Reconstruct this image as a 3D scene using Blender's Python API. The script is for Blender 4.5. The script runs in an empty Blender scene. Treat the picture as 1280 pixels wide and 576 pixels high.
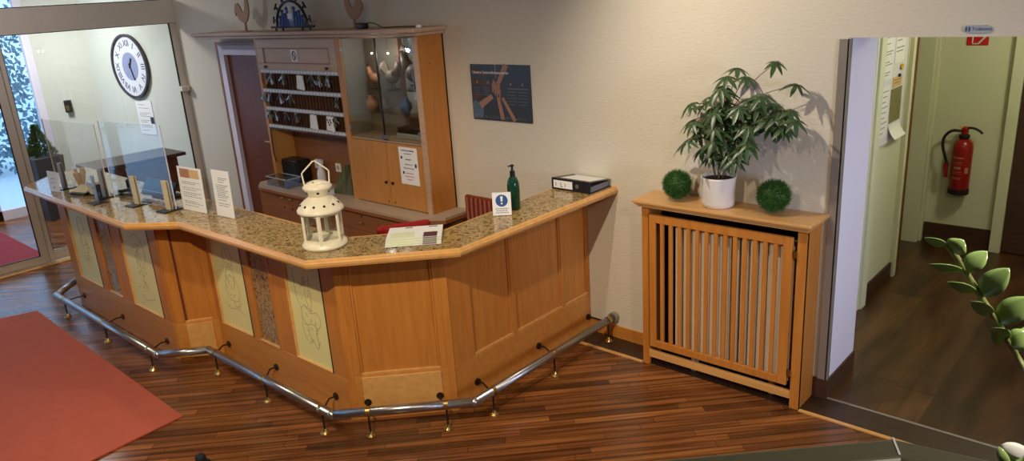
import bpy, bmesh, math, random
from mathutils import Vector, Matrix
random.seed(7)
C = bpy.context.scene.collection
sc = bpy.context.scene
PI = math.pi

# ------------------------------------------------------------------ camera
F = 948.87
YAW, PIT, ROL = math.radians(42.612), math.radians(17.580), math.radians(-3.7425)
cy, sy = math.cos(YAW), math.sin(YAW)
r_ = Vector((cy, sy, 0)); f_ = Vector((-sy, cy, 0)); u_ = Vector((0, 0, 1))
cp, sp = math.cos(PIT), math.sin(PIT)
f_, u_ = f_*cp - u_*sp, u_*cp + f_*sp
cr, sr = math.cos(ROL), math.sin(ROL)
r_, u_ = r_*cr + u_*sr, u_*cr - r_*sr
CAM = Vector((0, 0, 2.35))
cam = bpy.data.cameras.new('camera'); camo = bpy.data.objects.new('camera', cam); C.objects.link(camo)
cam.sensor_width = 36; cam.lens = 36*F/1280; cam.clip_start = 0.02; cam.clip_end = 200
m = Matrix((r_, u_, -f_)).transposed().to_4x4(); m.translation = CAM
camo.matrix_world = m
sc.camera = camo
def ray(x, y): return r_*((x-640)/F) + u_*(-(y-288)/F) + f_
def ony(x, y, Y): d = ray(x, y); return CAM + d*(Y/d.y)

# ------------------------------------------------------------------ world, lights, exposure
sc.view_settings.view_transform = 'Standard'; sc.view_settings.look = 'None'
sc.view_settings.gamma = 1; sc.view_settings.use_curve_mapping = False
sc.view_settings.exposure = -0.12
sc.cycles.use_denoising = True
sc.cycles.max_bounces = 8; sc.cycles.transparent_max_bounces = 16
sc.cycles.sample_clamp_indirect = 6; sc.cycles.caustics_reflective = False; sc.cycles.caustics_refractive = False
w = bpy.data.worlds.new('world'); sc.world = w; w.use_nodes = True
bg = w.node_tree.nodes['Background']; bg.inputs[0].default_value = (0.40, 0.66, 1.0, 1); bg.inputs[1].default_value = 2.4

def light(kind, name, loc, energy, col, size=0.1, target=None, sizey=None, spot=None, blend=0.5, spread=None):
    l = bpy.data.lights.new(name, kind); o = bpy.data.objects.new(name, l); C.objects.link(o)
    o.location = loc; l.energy = energy; l.color = col
    if kind == 'AREA':
        l.size = size
        if sizey: l.shape = 'RECTANGLE'; l.size_y = sizey
        if spread: l.spread = spread
    else: l.shadow_soft_size = size
    if kind == 'SPOT': l.spot_size = spot; l.spot_blend = blend
    if target is not None:
        o.rotation_euler = (Vector(target)-Vector(loc)).to_track_quat('-Z', 'Y').to_euler()
    return o
WARM = (1.0, 0.85, 0.63)
light('SPOT', 'ceiling_spot_key', (-1.75, 0.25, 3.0), 330, WARM, 0.035, (-3.1, 2.0, 0.2), spot=1.75, blend=0.9)
light('SPOT', 'ceiling_spot_plant', (-2.45, 2.75, 3.0), 125, (1.0, 0.87, 0.68), 0.03, (-1.5, 3.9, 1.3), spot=2.1, blend=1.0)
light('SPOT', 'ceiling_spot_left', (-4.6, 0.6, 3.0), 120, (1.0, 0.84, 0.64), 0.05, (-5.0, 1.9, 0.2), spot=1.8, blend=0.9)
light('SPOT', 'ceiling_spot_desk', (-3.9, 2.95, 3.0), 60, (1.0, 0.84, 0.66), 0.04, (-4.1, 2.8, 0.7), spot=1.8, blend=1.0)
light('SPOT', 'fill_spot_near', (0.55, 1.0, 3.0), 105, (1.0, 0.88, 0.70), 0.05, (-0.2, 1.5, 1.2), spot=2.6, blend=1.0)  # added fill near the camera for the planter and foreground
light('SPOT', 'fill_spot_entrance', (-7.0, 1.6, 3.0), 55, (0.95, 0.92, 1.0), 0.05, (-8.2, 3.0, 1.2), spot=2.3, blend=1.0)  # added fill that brightens the inner side of the partition frame
light('POINT', 'corridor_lamp', (-0.45, 5.9, 2.35), 33, (1.0, 0.96, 0.66), 0.12)
light('AREA', 'window_daylight_right', (3.1, 2.2, 1.6), 22, (0.68, 0.74, 1.0), 1.2, (-1.3, 4.2, 1.0), 1.2, spread=math.radians(60))
light('AREA', 'vestibule_fill_light', (-9.7, 2.6, 2.75), 60, (1.0, 0.98, 0.92), 0.5, (-9.7, 2.9, 0))  # unseen area light, raised to brighten the clock wall

# ------------------------------------------------------------------ materials
def s2l(c):
    return tuple((x/12.92 if x <= 0.04045 else ((x+0.055)/1.055)**2.4) for x in [v/255 for v in c])
def newmat(name):
    m = bpy.data.materials.new(name); m.use_nodes = True
    nt = m.node_tree; return m, nt, nt.nodes['Principled BSDF']
def setin(b, **k):
    for a, v in k.items():
        b.inputs[a.replace('_', ' ')].default_value = v
def plain(name, rgb, rough=0.5, metal=0.0, var=0.06, scale=30, bump=0.0, spec=None):
    m, nt, b = newmat(name); L = nt.links
    tc = nt.nodes.new('ShaderNodeTexCoord'); n = nt.nodes.new('ShaderNodeTexNoise')
    n.inputs['Scale'].default_value = scale; n.inputs['Detail'].default_value = 3
    L.new(tc.outputs['Object'], n.inputs['Vector'])
    mx = nt.nodes.new('ShaderNodeMix'); mx.data_type = 'RGBA'
    c = s2l(rgb)
    mx.inputs[6].default_value = tuple(max(0, x*(1-var)) for x in c)+(1,)
    mx.inputs[7].default_value = tuple(min(1, x*(1+var)) for x in c)+(1,)
    L.new(n.outputs['Fac'], mx.inputs[0]); L.new(mx.outputs[2], b.inputs['Base Color'])
    setin(b, Roughness=rough, Metallic=metal)
    if spec is not None: b.inputs['Specular IOR Level'].default_value = spec
    if bump:
        bp = nt.nodes.new('ShaderNodeBump'); bp.inputs['Strength'].default_value = bump; bp.inputs['Distance'].default_value = 0.01
        L.new(n.outputs['Fac'], bp.inputs['Height']); L.new(bp.outputs[0], b.inputs['Normal'])
    return m
def wood(name, dark, lite, axis='z', rough=0.35, scale=1.0, coat=0.0):
    m, nt, b = newmat(name); L = nt.links
    tc = nt.nodes.new('ShaderNodeTexCoord'); mp = nt.nodes.new('ShaderNodeMapping')
    s = {'z': (14, 14, 1.2), 'x': (1.2, 14, 14), 'y': (14, 1.2, 14)}[axis]
    mp.inputs['Scale'].default_value = tuple(v*scale for v in s)
    L.new(tc.outputs['Object'], mp.inputs[0])
    n = nt.nodes.new('ShaderNodeTexNoise'); n.inputs['Scale'].default_value = 2.2; n.inputs['Detail'].default_value = 6; n.inputs['Distortion'].default_value = 0.6
    L.new(mp.outputs[0], n.inputs['Vector'])
    cr = nt.nodes.new('ShaderNodeValToRGB')
    cr.color_ramp.elements[0].position = 0.3; cr.color_ramp.elements[0].color = s2l(dark)+(1,)
    cr.color_ramp.elements[1].position = 0.7; cr.color_ramp.elements[1].color = s2l(lite)+(1,)
    L.new(n.outputs['Fac'], cr.inputs[0]); L.new(cr.outputs[0], b.inputs['Base Color'])
    setin(b, Roughness=rough); b.inputs['Coat Weight'].default_value = coat
    bp = nt.nodes.new('ShaderNodeBump'); bp.inputs['Strength'].default_value = 0.05
    L.new(n.outputs['Fac'], bp.inputs['Height']); L.new(bp.outputs[0], b.inputs['Normal'])
    return m
def glassy(name, tint=(1, 1, 1), ior=1.45, rough=0.0, gl=1.0):
    m = bpy.data.materials.new(name); m.use_nodes = True; nt = m.node_tree; nt.nodes.clear(); L = nt.links
    o = nt.nodes.new('ShaderNodeOutputMaterial'); mx = nt.nodes.new('ShaderNodeMixShader')
    t = nt.nodes.new('ShaderNodeBsdfTransparent'); t.inputs[0].default_value = tint+(1,)
    g = nt.nodes.new('ShaderNodeBsdfGlossy'); g.inputs['Roughness'].default_value = rough; g.inputs[0].default_value = (gl, gl, gl, 1)
    lw = nt.nodes.new('ShaderNodeLayerWeight'); lw.inputs[0].default_value = 0.5
    pw = nt.nodes.new('ShaderNodeMath'); pw.operation = 'POWER'; pw.inputs[1].default_value = 5.0; L.new(lw.outputs['Facing'], pw.inputs[0])
    f0 = ((ior-1)/(ior+1))**2
    f = nt.nodes.new('ShaderNodeMath'); f.operation = 'MULTIPLY_ADD'; f.inputs[1].default_value = 1-f0; f.inputs[2].default_value = f0; L.new(pw.outputs[0], f.inputs[0])
    L.new(f.outputs[0], mx.inputs[0]); L.new(t.outputs[0], mx.inputs[1]); L.new(g.outputs[0], mx.inputs[2]); L.new(mx.outputs[0], o.inputs[0])
    return m
def brickmat(name, c1, c2, mortar, bw, rh, rot, rough, ms=0.004, coat=0.0, streak=0.5, offs=0.37):
    m, nt, b = newmat(name); L = nt.links
    tc = nt.nodes.new('ShaderNodeTexCoord'); mp = nt.nodes.new('ShaderNodeMapping'); mp.inputs['Rotation'].default_value = (0, 0, rot)
    L.new(tc.outputs['Object'], mp.inputs[0])
    br = nt.nodes.new('ShaderNodeTexBrick'); br.inputs['Scale'].default_value = 1; br.offset = offs; br.offset_frequency = 3
    br.inputs['Brick Width'].default_value = bw; br.inputs['Row Height'].default_value = rh; br.inputs['Mortar Size'].default_value = ms
    br.inputs['Color1'].default_value = s2l(c1)+(1,); br.inputs['Color2'].default_value = s2l(c2)+(1,); br.inputs['Mortar'].default_value = s2l(mortar)+(1,)
    L.new(mp.outputs[0], br.inputs['Vector'])
    mp2 = nt.nodes.new('ShaderNodeMapping'); mp2.inputs['Scale'].default_value = (1.5, 28, 1); L.new(mp.outputs[0], mp2.inputs[0])
    n = nt.nodes.new('ShaderNodeTexNoise'); n.inputs['Scale'].default_value = 1.6; n.inputs['Detail'].default_value = 5; n.inputs['Distortion'].default_value = 0.4
    L.new(mp2.outputs[0], n.inputs['Vector'])
    cr = nt.nodes.new('ShaderNodeValToRGB'); v = 1-streak
    cr.color_ramp.elements[0].position = 0.32; cr.color_ramp.elements[0].color = (v, v, v, 1)
    cr.color_ramp.elements[1].position = 0.68; cr.color_ramp.elements[1].color = (1.15, 1.15, 1.15, 1)
    L.new(n.outputs['Fac'], cr.inputs[0])
    mx = nt.nodes.new('ShaderNodeMix'); mx.data_type = 'RGBA'; mx.blend_type = 'MULTIPLY'; mx.inputs[0].default_value = 1
    L.new(br.outputs['Color'], mx.inputs[6]); L.new(cr.outputs[0], mx.inputs[7]); L.new(mx.outputs[2], b.inputs['Base Color'])
    setin(b, Roughness=rough); b.inputs['Coat Weight'].default_value = coat
    return m
def planks(name, cols, bw, rh, ang, rough, streak=(1.2, 22), line=0.12, groove=0.05):
    m, nt, b = newmat(name); L = nt.links; N = nt.nodes
    def math_(op, a, b2=None, c=None):
        n = N.new('ShaderNodeMath'); n.operation = op
        for i, v in enumerate((a, b2, c)):
            if v is None: continue
            if isinstance(v, (int, float)): n.inputs[i].default_value = v
            else: L.new(v, n.inputs[i])
        return n.outputs[0]
    tc = N.new('ShaderNodeTexCoord'); mp = N.new('ShaderNodeMapping'); mp.inputs['Rotation'].default_value = (0, 0, -ang)
    L.new(tc.outputs['Object'], mp.inputs[0]); sp = N.new('ShaderNodeSeparateXYZ'); L.new(mp.outputs[0], sp.inputs[0])
    v = math_('DIVIDE', sp.outputs[1], rh); row = math_('FLOOR', v); fv = math_('FRACT', v)
    wn = N.new('ShaderNodeTexWhiteNoise'); wn.noise_dimensions = '1D'; L.new(row, wn.inputs['W'])
    u = math_('ADD', math_('DIVIDE', sp.outputs[0], bw), math_('MULTIPLY', wn.outputs['Value'], 7.3)); col = math_('FLOOR', u); fu = math_('FRACT', u)
    cb = N.new('ShaderNodeCombineXYZ'); L.new(row, cb.inputs[0]); L.new(col, cb.inputs[1])
    w2 = N.new('ShaderNodeTexWhiteNoise'); w2.noise_dimensions = '2D'; L.new(cb.outputs[0], w2.inputs['Vector'])
    cr = N.new('ShaderNodeValToRGB'); e = cr.color_ramp.elements
    e[0].color = s2l(cols[0])+(1,); e[1].color = s2l(cols[-1])+(1,)
    for i, c in enumerate(cols[1:-1]): q = e.new((i+1)/(len(cols)-1)); q.color = s2l(c)+(1,)
    L.new(w2.outputs['Value'], cr.inputs[0])
    m2 = N.new('ShaderNodeMapping'); m2.inputs['Scale'].default_value = (streak[0], streak[1], 1); L.new(mp.outputs[0], m2.inputs[0])
    n = N.new('ShaderNodeTexNoise'); n.inputs['Scale'].default_value = 1.5; n.inputs['Detail'].default_value = 6; n.inputs['Distortion'].default_value = 0.5; L.new(m2.outputs[0], n.inputs['Vector'])
    c2 = N.new('ShaderNodeValToRGB'); c2.color_ramp.elements[0].position = 0.35; c2.color_ramp.elements[0].color = (0.42, 0.40, 0.38, 1); c2.color_ramp.elements[1].position = 0.62; c2.color_ramp.elements[1].color = (1.12, 1.12, 1.12, 1)
    L.new(n.outputs['Fac'], c2.inputs[0])
    mx = N.new('ShaderNodeMix'); mx.data_type = 'RGBA'; mx.blend_type = 'MULTIPLY'; mx.inputs[0].default_value = 1; L.new(cr.outputs[0], mx.inputs[6]); L.new(c2.outputs[0], mx.inputs[7])
    g1 = math_('LESS_THAN', fv, line); g2 = math_('LESS_THAN', fu, groove*rh/bw)
    g = math_('MAXIMUM', math_('MULTIPLY', g1, 0.75), math_('MULTIPLY', g2, 0.8))
    m3 = N.new('ShaderNodeMix'); m3.data_type = 'RGBA'; L.new(g, m3.inputs[0]); L.new(mx.outputs[2], m3.inputs[6]); m3.inputs[7].default_value = s2l((36, 20, 12))+(1,)
    L.new(m3.outputs[2], b.inputs['Base Color']); setin(b, Roughness=rough)
    return m
def granite(name, dark=(52, 38, 26), mid=(140, 112, 68), lite=(188, 162, 108), scale=55, rough=0.12):
    m, nt, b = newmat(name); L = nt.links
    tc = nt.nodes.new('ShaderNodeTexCoord')
    n = nt.nodes.new('ShaderNodeTexNoise'); n.inputs['Scale'].default_value = scale; n.inputs['Detail'].default_value = 4; n.inputs['Roughness'].default_value = 0.65; n.inputs['Distortion'].default_value = 0.8
    L.new(tc.outputs['Object'], n.inputs['Vector'])
    cr = nt.nodes.new('ShaderNodeValToRGB'); e = cr.color_ramp.elements
    e[0].position = 0.36; e[0].color = s2l(dark)+(1,)
    e[1].position = 0.60; e[1].color = s2l(lite)+(1,)
    a = e.new(0.44); a.color = s2l(mid)+(1,); a = e.new(0.68); a.color = s2l((128, 104, 72))+(1,)
    L.new(n.outputs['Fac'], cr.inputs[0]); L.new(cr.outputs[0], b.inputs['Base Color'])
    setin(b, Roughness=rough); return m
def plaster(name, rgb, bump=0.25, scale=45, rough=0.85):
    m, nt, b = newmat(name); L = nt.links
    b.inputs['Base Color'].default_value = s2l(rgb)+(1,); setin(b, Roughness=rough)
    tc = nt.nodes.new('ShaderNodeTexCoord'); mp = nt.nodes.new('ShaderNodeMapping'); mp.inputs['Scale'].default_value = (0.6, 0.6, 1.3)
    L.new(tc.outputs['Object'], mp.inputs[0])
    n = nt.nodes.new('ShaderNodeTexNoise'); n.inputs['Scale'].default_value = scale; n.inputs['Detail'].default_value = 4
    L.new(mp.outputs[0], n.inputs['Vector'])
    bp = nt.nodes.new('ShaderNodeBump'); bp.inputs['Strength'].default_value = bump; bp.inputs['Distance'].default_value = 0.02
    L.new(n.outputs['Fac'], bp.inputs['Height']); L.new(bp.outputs[0], b.inputs['Normal'])
    return m
M = {}
M['wall'] = plaster('cream_plaster', (214, 206, 188), 0.16, 60)
M['wall_hall'] = plaster('corridor_paint', (214, 216, 186), 0.03)
M['wall_vest'] = plaster('vestibule_paint', (206, 210, 198), 0.03)
M['reveal'] = plaster('white_reveal_paint', (226, 222, 238), 0.03)
M['ceiling'] = plaster('ceiling_paint', (220, 215, 205), 0.05)
M['floor'] = planks('ship_deck_laminate', [(112, 66, 34), (140, 85, 44), (86, 50, 25), (156, 98, 52), (120, 73, 37)], 0.75, 0.058, math.radians(46), 0.25, (1.0, 26), 0.13)
M['floor_hall'] = planks('dark_plank_floor', [(84, 54, 30), (68, 42, 23), (102, 68, 38), (76, 48, 26)], 1.1, 0.21, math.radians(90), 0.3, (1.0, 6), 0.012, 0.05)
M['border'] = brickmat('dark_border_plank', (66, 42, 28), (52, 34, 24), (30, 20, 14), 1.3, 0.2, 0, 0.4, 0.002, 0, 0.3)
M['oak'] = wood('golden_beech', (184, 114, 46), (200, 131, 58), 'z')
M['oakx'] = wood('golden_beech_x', (190, 121, 52), (206, 139, 64), 'x', 0.32)
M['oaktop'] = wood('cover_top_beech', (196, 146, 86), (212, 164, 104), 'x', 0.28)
M['oak_cab'] = wood('cabinet_beech', (180, 122, 60), (196, 138, 74), 'z')
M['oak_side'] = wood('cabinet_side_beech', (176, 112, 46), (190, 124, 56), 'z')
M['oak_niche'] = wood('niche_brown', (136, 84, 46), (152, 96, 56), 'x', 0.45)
M['oak_pale'] = wood('pale_beech', (182, 148, 118), (196, 162, 132), 'x', 0.4)
M['edge'] = wood('countertop_edge_wood', (208, 152, 84), (222, 168, 100), 'x', 0.22, coat=0.3)
M['dark_wood'] = wood('dark_brown_wood', (98, 50, 24), (114, 62, 32), 'z', 0.45)
M['base_dark'] = wood('dark_baseboard', (64, 40, 28), (78, 50, 34), 'x', 0.45)
M['door_brown'] = wood('door_brown_wood', (98, 44, 14), (112, 54, 20), 'z', 0.5)
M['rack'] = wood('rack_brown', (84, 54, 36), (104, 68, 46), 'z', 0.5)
M['granite'] = granite('speckled_granite')
M['granite_v'] = granite('granite_strip', (62, 42, 28), (140, 108, 70), (182, 150, 104), 50, 0.2)
M['yellow_glass'] = plain('frosted_yellow_glass', (232, 224, 156), 0.35, var=0.03, scale=4)
M['draw'] = plain('grey_etching', (172, 166, 124), 0.5)
M['steel'] = plain('brushed_steel', (176, 176, 178), 0.33, 1.0)
M['brass'] = plain('brass', (190, 160, 100), 0.3, 1.0)
M['iron'] = plain('dark_bronze', (62, 48, 38), 0.4, 0.6)
M['alu'] = plain('champagne_aluminium', (214, 204, 184), 0.5, 0.0)
M['alu_strip'] = plain('aluminium_strip', (150, 142, 134), 0.4, 0.3)
M['gasket'] = plain('black_gasket', (18, 18, 22), 0.6)
M['glass'] = glassy('window_glass', (0.97, 0.985, 1.0))
M['plexi'] = glassy('acrylic_screen', (0.985, 0.99, 1.0), 1.55)
M['lantglass'] = glassy('lantern_glass', (0.90, 0.94, 0.94), 2.1)
M['dispglass'] = glassy('display_glass', (0.88, 0.86, 0.80), 1.6)
M['mirror'] = plain('mirror', (215, 215, 220), 0.03, 1.0, 0.0)
M['white'] = plain('white_paper', (236, 236, 234), 0.6, var=0.01)
M['ink'] = plain('grey_ink', (120, 120, 124), 0.7)
M['inkd'] = plain('dark_ink', (44, 48, 80), 0.7)
M['blue'] = plain('sign_blue', (44, 84, 148), 0.5)
M['red'] = plain('extinguisher_red', (146, 20, 16), 0.25)
M['signred'] = plain('sign_red', (196, 20, 20), 0.5)
M['redchair'] = plain('red_upholstery', (150, 16, 24), 0.8)
M['redrad'] = plain('red_radiator_enamel', (126, 50, 28), 0.4)
M['black'] = plain('black_plastic', (22, 22, 24), 0.35)
M['blackm'] = plain('matt_black', (16, 16, 18), 0.7)
M['mat_red'] = plain('red_mat_pile', (178, 86, 64), 0.95, var=0.10, scale=8, bump=0.1)
M['mat_dark'] = plain('dark_red_mat_pile', (128, 30, 44), 0.95, var=0.08, scale=60)
M['lantern'] = plain('cream_enamel', (234, 226, 200), 0.35, var=0.02)
M['pot'] = plain('white_glazed_pot', (222, 218, 212), 0.3, var=0.05, scale=14)
M['soil'] = plain('soil', (50, 34, 24), 0.95, var=0.5, scale=90, bump=0.6)
M['leaf'] = plain('dark_green_leaf', (56, 80, 46), 0.38, var=0.35, scale=16)
M['leafb'] = plain('pale_green_leaf', (158, 192, 118), 0.15, var=0.15, scale=30)
M['grass'] = plain('green_bristle', (52, 98, 34), 0.6, var=0.4, scale=60)
M['conifer'] = plain('conifer_green', (50, 96, 48), 0.7, var=0.4, scale=40)
M['stem'] = plain('brown_stem', (104, 84, 60), 0.7)
M['stemg'] = plain('green_stem', (132, 138, 86), 0.5)
M['bottle'] = plain('green_bottle', (18, 62, 42), 0.1, var=0.05)
M['rust'] = plain('rusty_copper', (154, 108, 68), 0.6, 0.2, var=0.15)
M['laminate'] = plain('grey_beige_laminate', (176, 156, 136), 0.4, var=0.04, scale=80)
M['plastic'] = glassy('translucent_plastic', (0.85, 0.87, 0.9), 1.5, 0.1)
M['radwhite'] = plain('radiator_enamel', (240, 232, 212), 0.4)
M['planter'] = plain('grey_green_planter', (66, 66, 52), 0.42, var=0.12, scale=10)
M['planter2'] = plain('slate_planter', (56, 58, 64), 0.7)
M['concrete'] = plain('pale_paving', (214, 224, 228), 0.9, var=0.04, scale=2)
M['hedge'] = plain('frosted_hedge', (120, 150, 160), 0.9, var=0.6, scale=7, bump=0.5)
M['beige'] = plain('beige_plastic', (206, 190, 150), 0.5)
M['yellow'] = plain('yellow_plastic', (222, 172, 40), 0.4)
M['skin'] = plain('printed_skin', (158, 120, 98), 0.5)
M['skin2'] = plain('printed_brown', (92, 62, 48), 0.5)
M['poster'] = plain('printed_navy', (56, 60, 66), 0.35, var=0.3, scale=3)
M['clockface'] = plain('clock_face', (220, 222, 230), 0.5, var=0.03)
M['clockin'] = plain('clock_centre', (142, 150, 186), 0.5, var=0.15, scale=20)
M['clockrim'] = plain('clock_rim', (52, 40, 46), 0.4)
M['map'] = plain('printed_map', (128, 122, 78), 0.5, var=0.6, scale=40)
M['denim'] = plain('printed_denim', (84, 104, 124), 0.5, var=0.4, scale=60)
M['umberp'] = plain('olive_grey_board', (128, 122, 108), 0.6)
M['tan'] = plain('printed_tan', (214, 176, 116), 0.5)
M['figure'] = plain('painted_figurine', (108, 96, 80), 0.5, var=0.5, scale=30)
M['figure2'] = plain('terracotta_figurine', (170, 120, 90), 0.6, var=0.3, scale=30)
M['keym'] = plain('key_metal', (150, 132, 96), 0.35, 0.8)
M['signgrey'] = plain('sign_grey', (166, 172, 176), 0.5)
M['brochure'] = plain('brochure_green', (222, 228, 190), 0.4)
M['wine'] = plain('brochure_wine', (84, 34, 34), 0.4)
M['umber'] = plain('fabric_olive', (86, 90, 62), 0.8, var=0.4, scale=14)

M['glint'] = newmat('reflection_glow')[0]; _b = M['glint'].node_tree.nodes['Principled BSDF']; _b.inputs['Emission Color'].default_value = (1, 0.95, 0.85, 1); _b.inputs['Emission Strength'].default_value = 6  # glow for the dots that stand in for lamp reflections
# ------------------------------------------------------------------ helpers
MW = {}
def tagp(o, label=None, cat=None, group=None, kind=None):
    if label: o['label'] = label
    if cat: o['category'] = cat
    if group: o['group'] = group
    if kind: o['kind'] = kind
    return o
def thing(name, label, cat, loc=(0, 0, 0), rotz=0, group=None, kind=None):
    o = bpy.data.objects.new(name, None); o.empty_display_size = 0.05; C.objects.link(o)
    o.location = loc; o.rotation_euler = (0, 0, rotz)
    MW[o.name] = Matrix.Translation(loc) @ Matrix.Rotation(rotz, 4, 'Z')
    return tagp(o, label, cat, group, kind)
def struct_root(name, loc=(0, 0, 0)):
    return thing(name, None, None, loc, 0, None, 'structure')
def obj(name, bm, mat, parent=None, local=False, smooth=False, loc=None, rotz=0, bevel=0, kind=None, label=None, recalc=True):
    """one mesh object; bm in world coordinates unless local"""
    if recalc: bmesh.ops.recalc_face_normals(bm, faces=bm.faces)
    if parent is not None:
        if not local: bm.transform(MW[parent.name].inverted())
    elif loc is not None:
        W = Matrix.Translation(loc) @ Matrix.Rotation(rotz, 4, 'Z')
        if not local: bm.transform(W.inverted())
    me = bpy.data.meshes.new(name); bm.to_mesh(me); bm.free()
    for mt in (mat if isinstance(mat, (list, tuple)) else [mat]): me.materials.append(M[mt] if isinstance(mt, str) else mt)
    if smooth:
        for p in me.polygons: p.use_smooth = True
    o = bpy.data.objects.new(name, me); C.objects.link(o)
    if parent is not None: o.parent = parent; MW[o.name] = MW[parent.name]
    elif loc is not None: o.location = loc; o.rotation_euler = (0, 0, rotz); MW[o.name] = W
    else: MW[o.name] = Matrix.Identity(4)
    if bevel:
        b = o.modifiers.new('bevel', 'BEVEL'); b.width = bevel; b.segments = 2; b.limit_method = 'ANGLE'
    if kind: o['kind'] = kind
    if label: o['label'] = label
    return o
def B(): return bmesh.new()
def box(bm, x0, x1, y0, y1, z0, z1, mi=0):
    vs = [bm.verts.new((x, y, z)) for x in (x0, x1) for y in (y0, y1) for z in (z0, z1)]
    fs = []
    for q in ((0, 1, 3, 2), (4, 6, 7, 5), (0, 4, 5, 1), (2, 3, 7, 6), (0, 2, 6, 4), (1, 5, 7, 3)):
        fs.append(bm.faces.new([vs[i] for i in q]))
    for f in fs: f.material_index = mi
    return vs
def obox(bm, c, ux, uy, uz, hx, hy, hz, mi=0):
    c = Vector(c); ux, uy, uz = [Vector(v).normalized() for v in (ux, uy, uz)]
    vs = [bm.verts.new(c+ux*a*hx+uy*b*hy+uz*d*hz) for a in (-1, 1) for b in (-1, 1) for d in (-1, 1)]
    for q in ((0, 1, 3, 2), (4, 6, 7, 5), (0, 4, 5, 1), (2, 3, 7, 6), (0, 2, 6, 4), (1, 5, 7, 3)):
        bm.faces.new([vs[i] for i in q]).material_index = mi
def bxs(*a, **k):
    bm = B()
    for q in a: box(bm, *q)
    return bm
def prism(bm, pts, z0, z1, mi=0):
    a = [bm.verts.new((x, y, z0)) for x, y in pts]; b = [bm.verts.new((x, y, z1)) for x, y in pts]
    n = len(pts)
    bm.faces.new(a[::-1]).material_index = mi; bm.faces.new(b).material_index = mi
    for i in range(n): bm.faces.new((a[i], a[(i+1) % n], b[(i+1) % n], b[i])).material_index = mi
def yprism(bm, pts, y0, y1, mi=0):
    a = [bm.verts.new((x, y0, z)) for x, z in pts]; b = [bm.verts.new((x, y1, z)) for x, z in pts]
    n = len(pts)
    bm.faces.new(a).material_index = mi; bm.faces.new(b[::-1]).material_index = mi
    for i in range(n): bm.faces.new((a[i], b[i], b[(i+1) % n], a[(i+1) % n])).material_index = mi
def lathe(bm, prof, c=(0, 0, 0), n=32, caps=True, mi=0):
    rings = []
    for r, z in prof:
        rings.append([bm.verts.new((c[0]+r*math.cos(2*PI*k/n), c[1]+r*math.sin(2*PI*k/n), c[2]+z)) for k in range(n)])
    for a, b in zip(rings[:-1], rings[1:]):
        for k in range(n):
            bm.faces.new((a[k], a[(k+1) % n], b[(k+1) % n], b[k])).material_index = mi
    if caps:
        bm.faces.new(rings[0][::-1]).material_index = mi; bm.faces.new(rings[-1]).material_index = mi
def tube(bm, pts, r, n=8, mi=0):
    pts = [Vector(p) for p in pts]; rr = r if isinstance(r, (list, tuple)) else [r]*len(pts)
    rings = []; prev = None
    for i, p in enumerate(pts):
        d = (pts[min(i+1, len(pts)-1)]-pts[max(i-1, 0)]).normalized()
        if prev is None:
            a = d.orthogonal().normalized()
        else:
            a = (prev - d*prev.dot(d)).normalized()
        prev = a; b = d.cross(a)
        rings.append([bm.verts.new(p+(a*math.cos(2*PI*k/n)+b*math.sin(2*PI*k/n))*rr[i]) for k in range(n)])
    for a, b in zip(rings[:-1], rings[1:]):
        for k in range(n): bm.faces.new((a[k], a[(k+1) % n], b[(k+1) % n], b[k])).material_index = mi
    bm.faces.new(rings[0][::-1]).material_index = mi; bm.faces.new(rings[-1]).material_index = mi
def tb(pts, r, n=8):
    bm = B(); tube(bm, pts, r, n); return bm
def smoothpts(pts, k=6):
    P = [Vector(p) for p in pts]; out = []
    Q = [P[0]*2-P[1]]+P+[P[-1]*2-P[-2]]
    for i in range(1, len(Q)-2):
        for j in range(k):
            t = j/k; a, b, c, d = Q[i-1], Q[i], Q[i+1], Q[i+2]
            out.append(0.5*((2*b)+(c-a)*t+(2*a-5*b+4*c-d)*t*t+(-a+3*b-3*c+d)*t**3))
    out.append(P[-1]); return out
def sphere(bm, c, r, sx=1, sy=1, sz=1, seg=16):
    mt = Matrix.Translation(c) @ Matrix.Diagonal((r*sx, r*sy, r*sz, 1))
    bmesh.ops.create_uvsphere(bm, u_segments=seg, v_segments=max(6, seg//2), radius=1, matrix=mt)
_tc = {}
def text_bm(s, size, mat4):
    """flat text mesh; text x-axis -> local x, text y-axis -> local z when mat4 built by face_y"""
    cu = bpy.data.curves.new('t', 'FONT'); cu.body = s; cu.size = size; cu.extrude = 0.0004; cu.align_x = 'LEFT'
    o = bpy.data.objects.new('t', cu); C.objects.link(o)
    dg = bpy.context.evaluated_depsgraph_get(); me = bpy.data.meshes.new_from_object(o.evaluated_get(dg))
    bm = B(); bm.from_mesh(me); bm.transform(mat4)
    bpy.data.objects.remove(o); bpy.data.curves.remove(cu); bpy.data.meshes.remove(me)
    return bm
def frame_m(o, ux, uz):
    """matrix mapping (x, y, 0) text to o + x*ux + y*uz"""
    ux = Vector(ux).normalized(); uz = Vector(uz).normalized(); n = ux.cross(uz)
    m = Matrix((ux, uz, n)).transposed().to_4x4(); m.translation = Vector(o); return m
def copy_tree(o, parent=None):
    c = o.copy(); C.objects.link(c); c.parent = parent
    MW[c.name] = MW.get(o.name, Matrix.Identity(4))
    for ch in list(o.children): copy_tree(ch, c)
    return c
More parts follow.
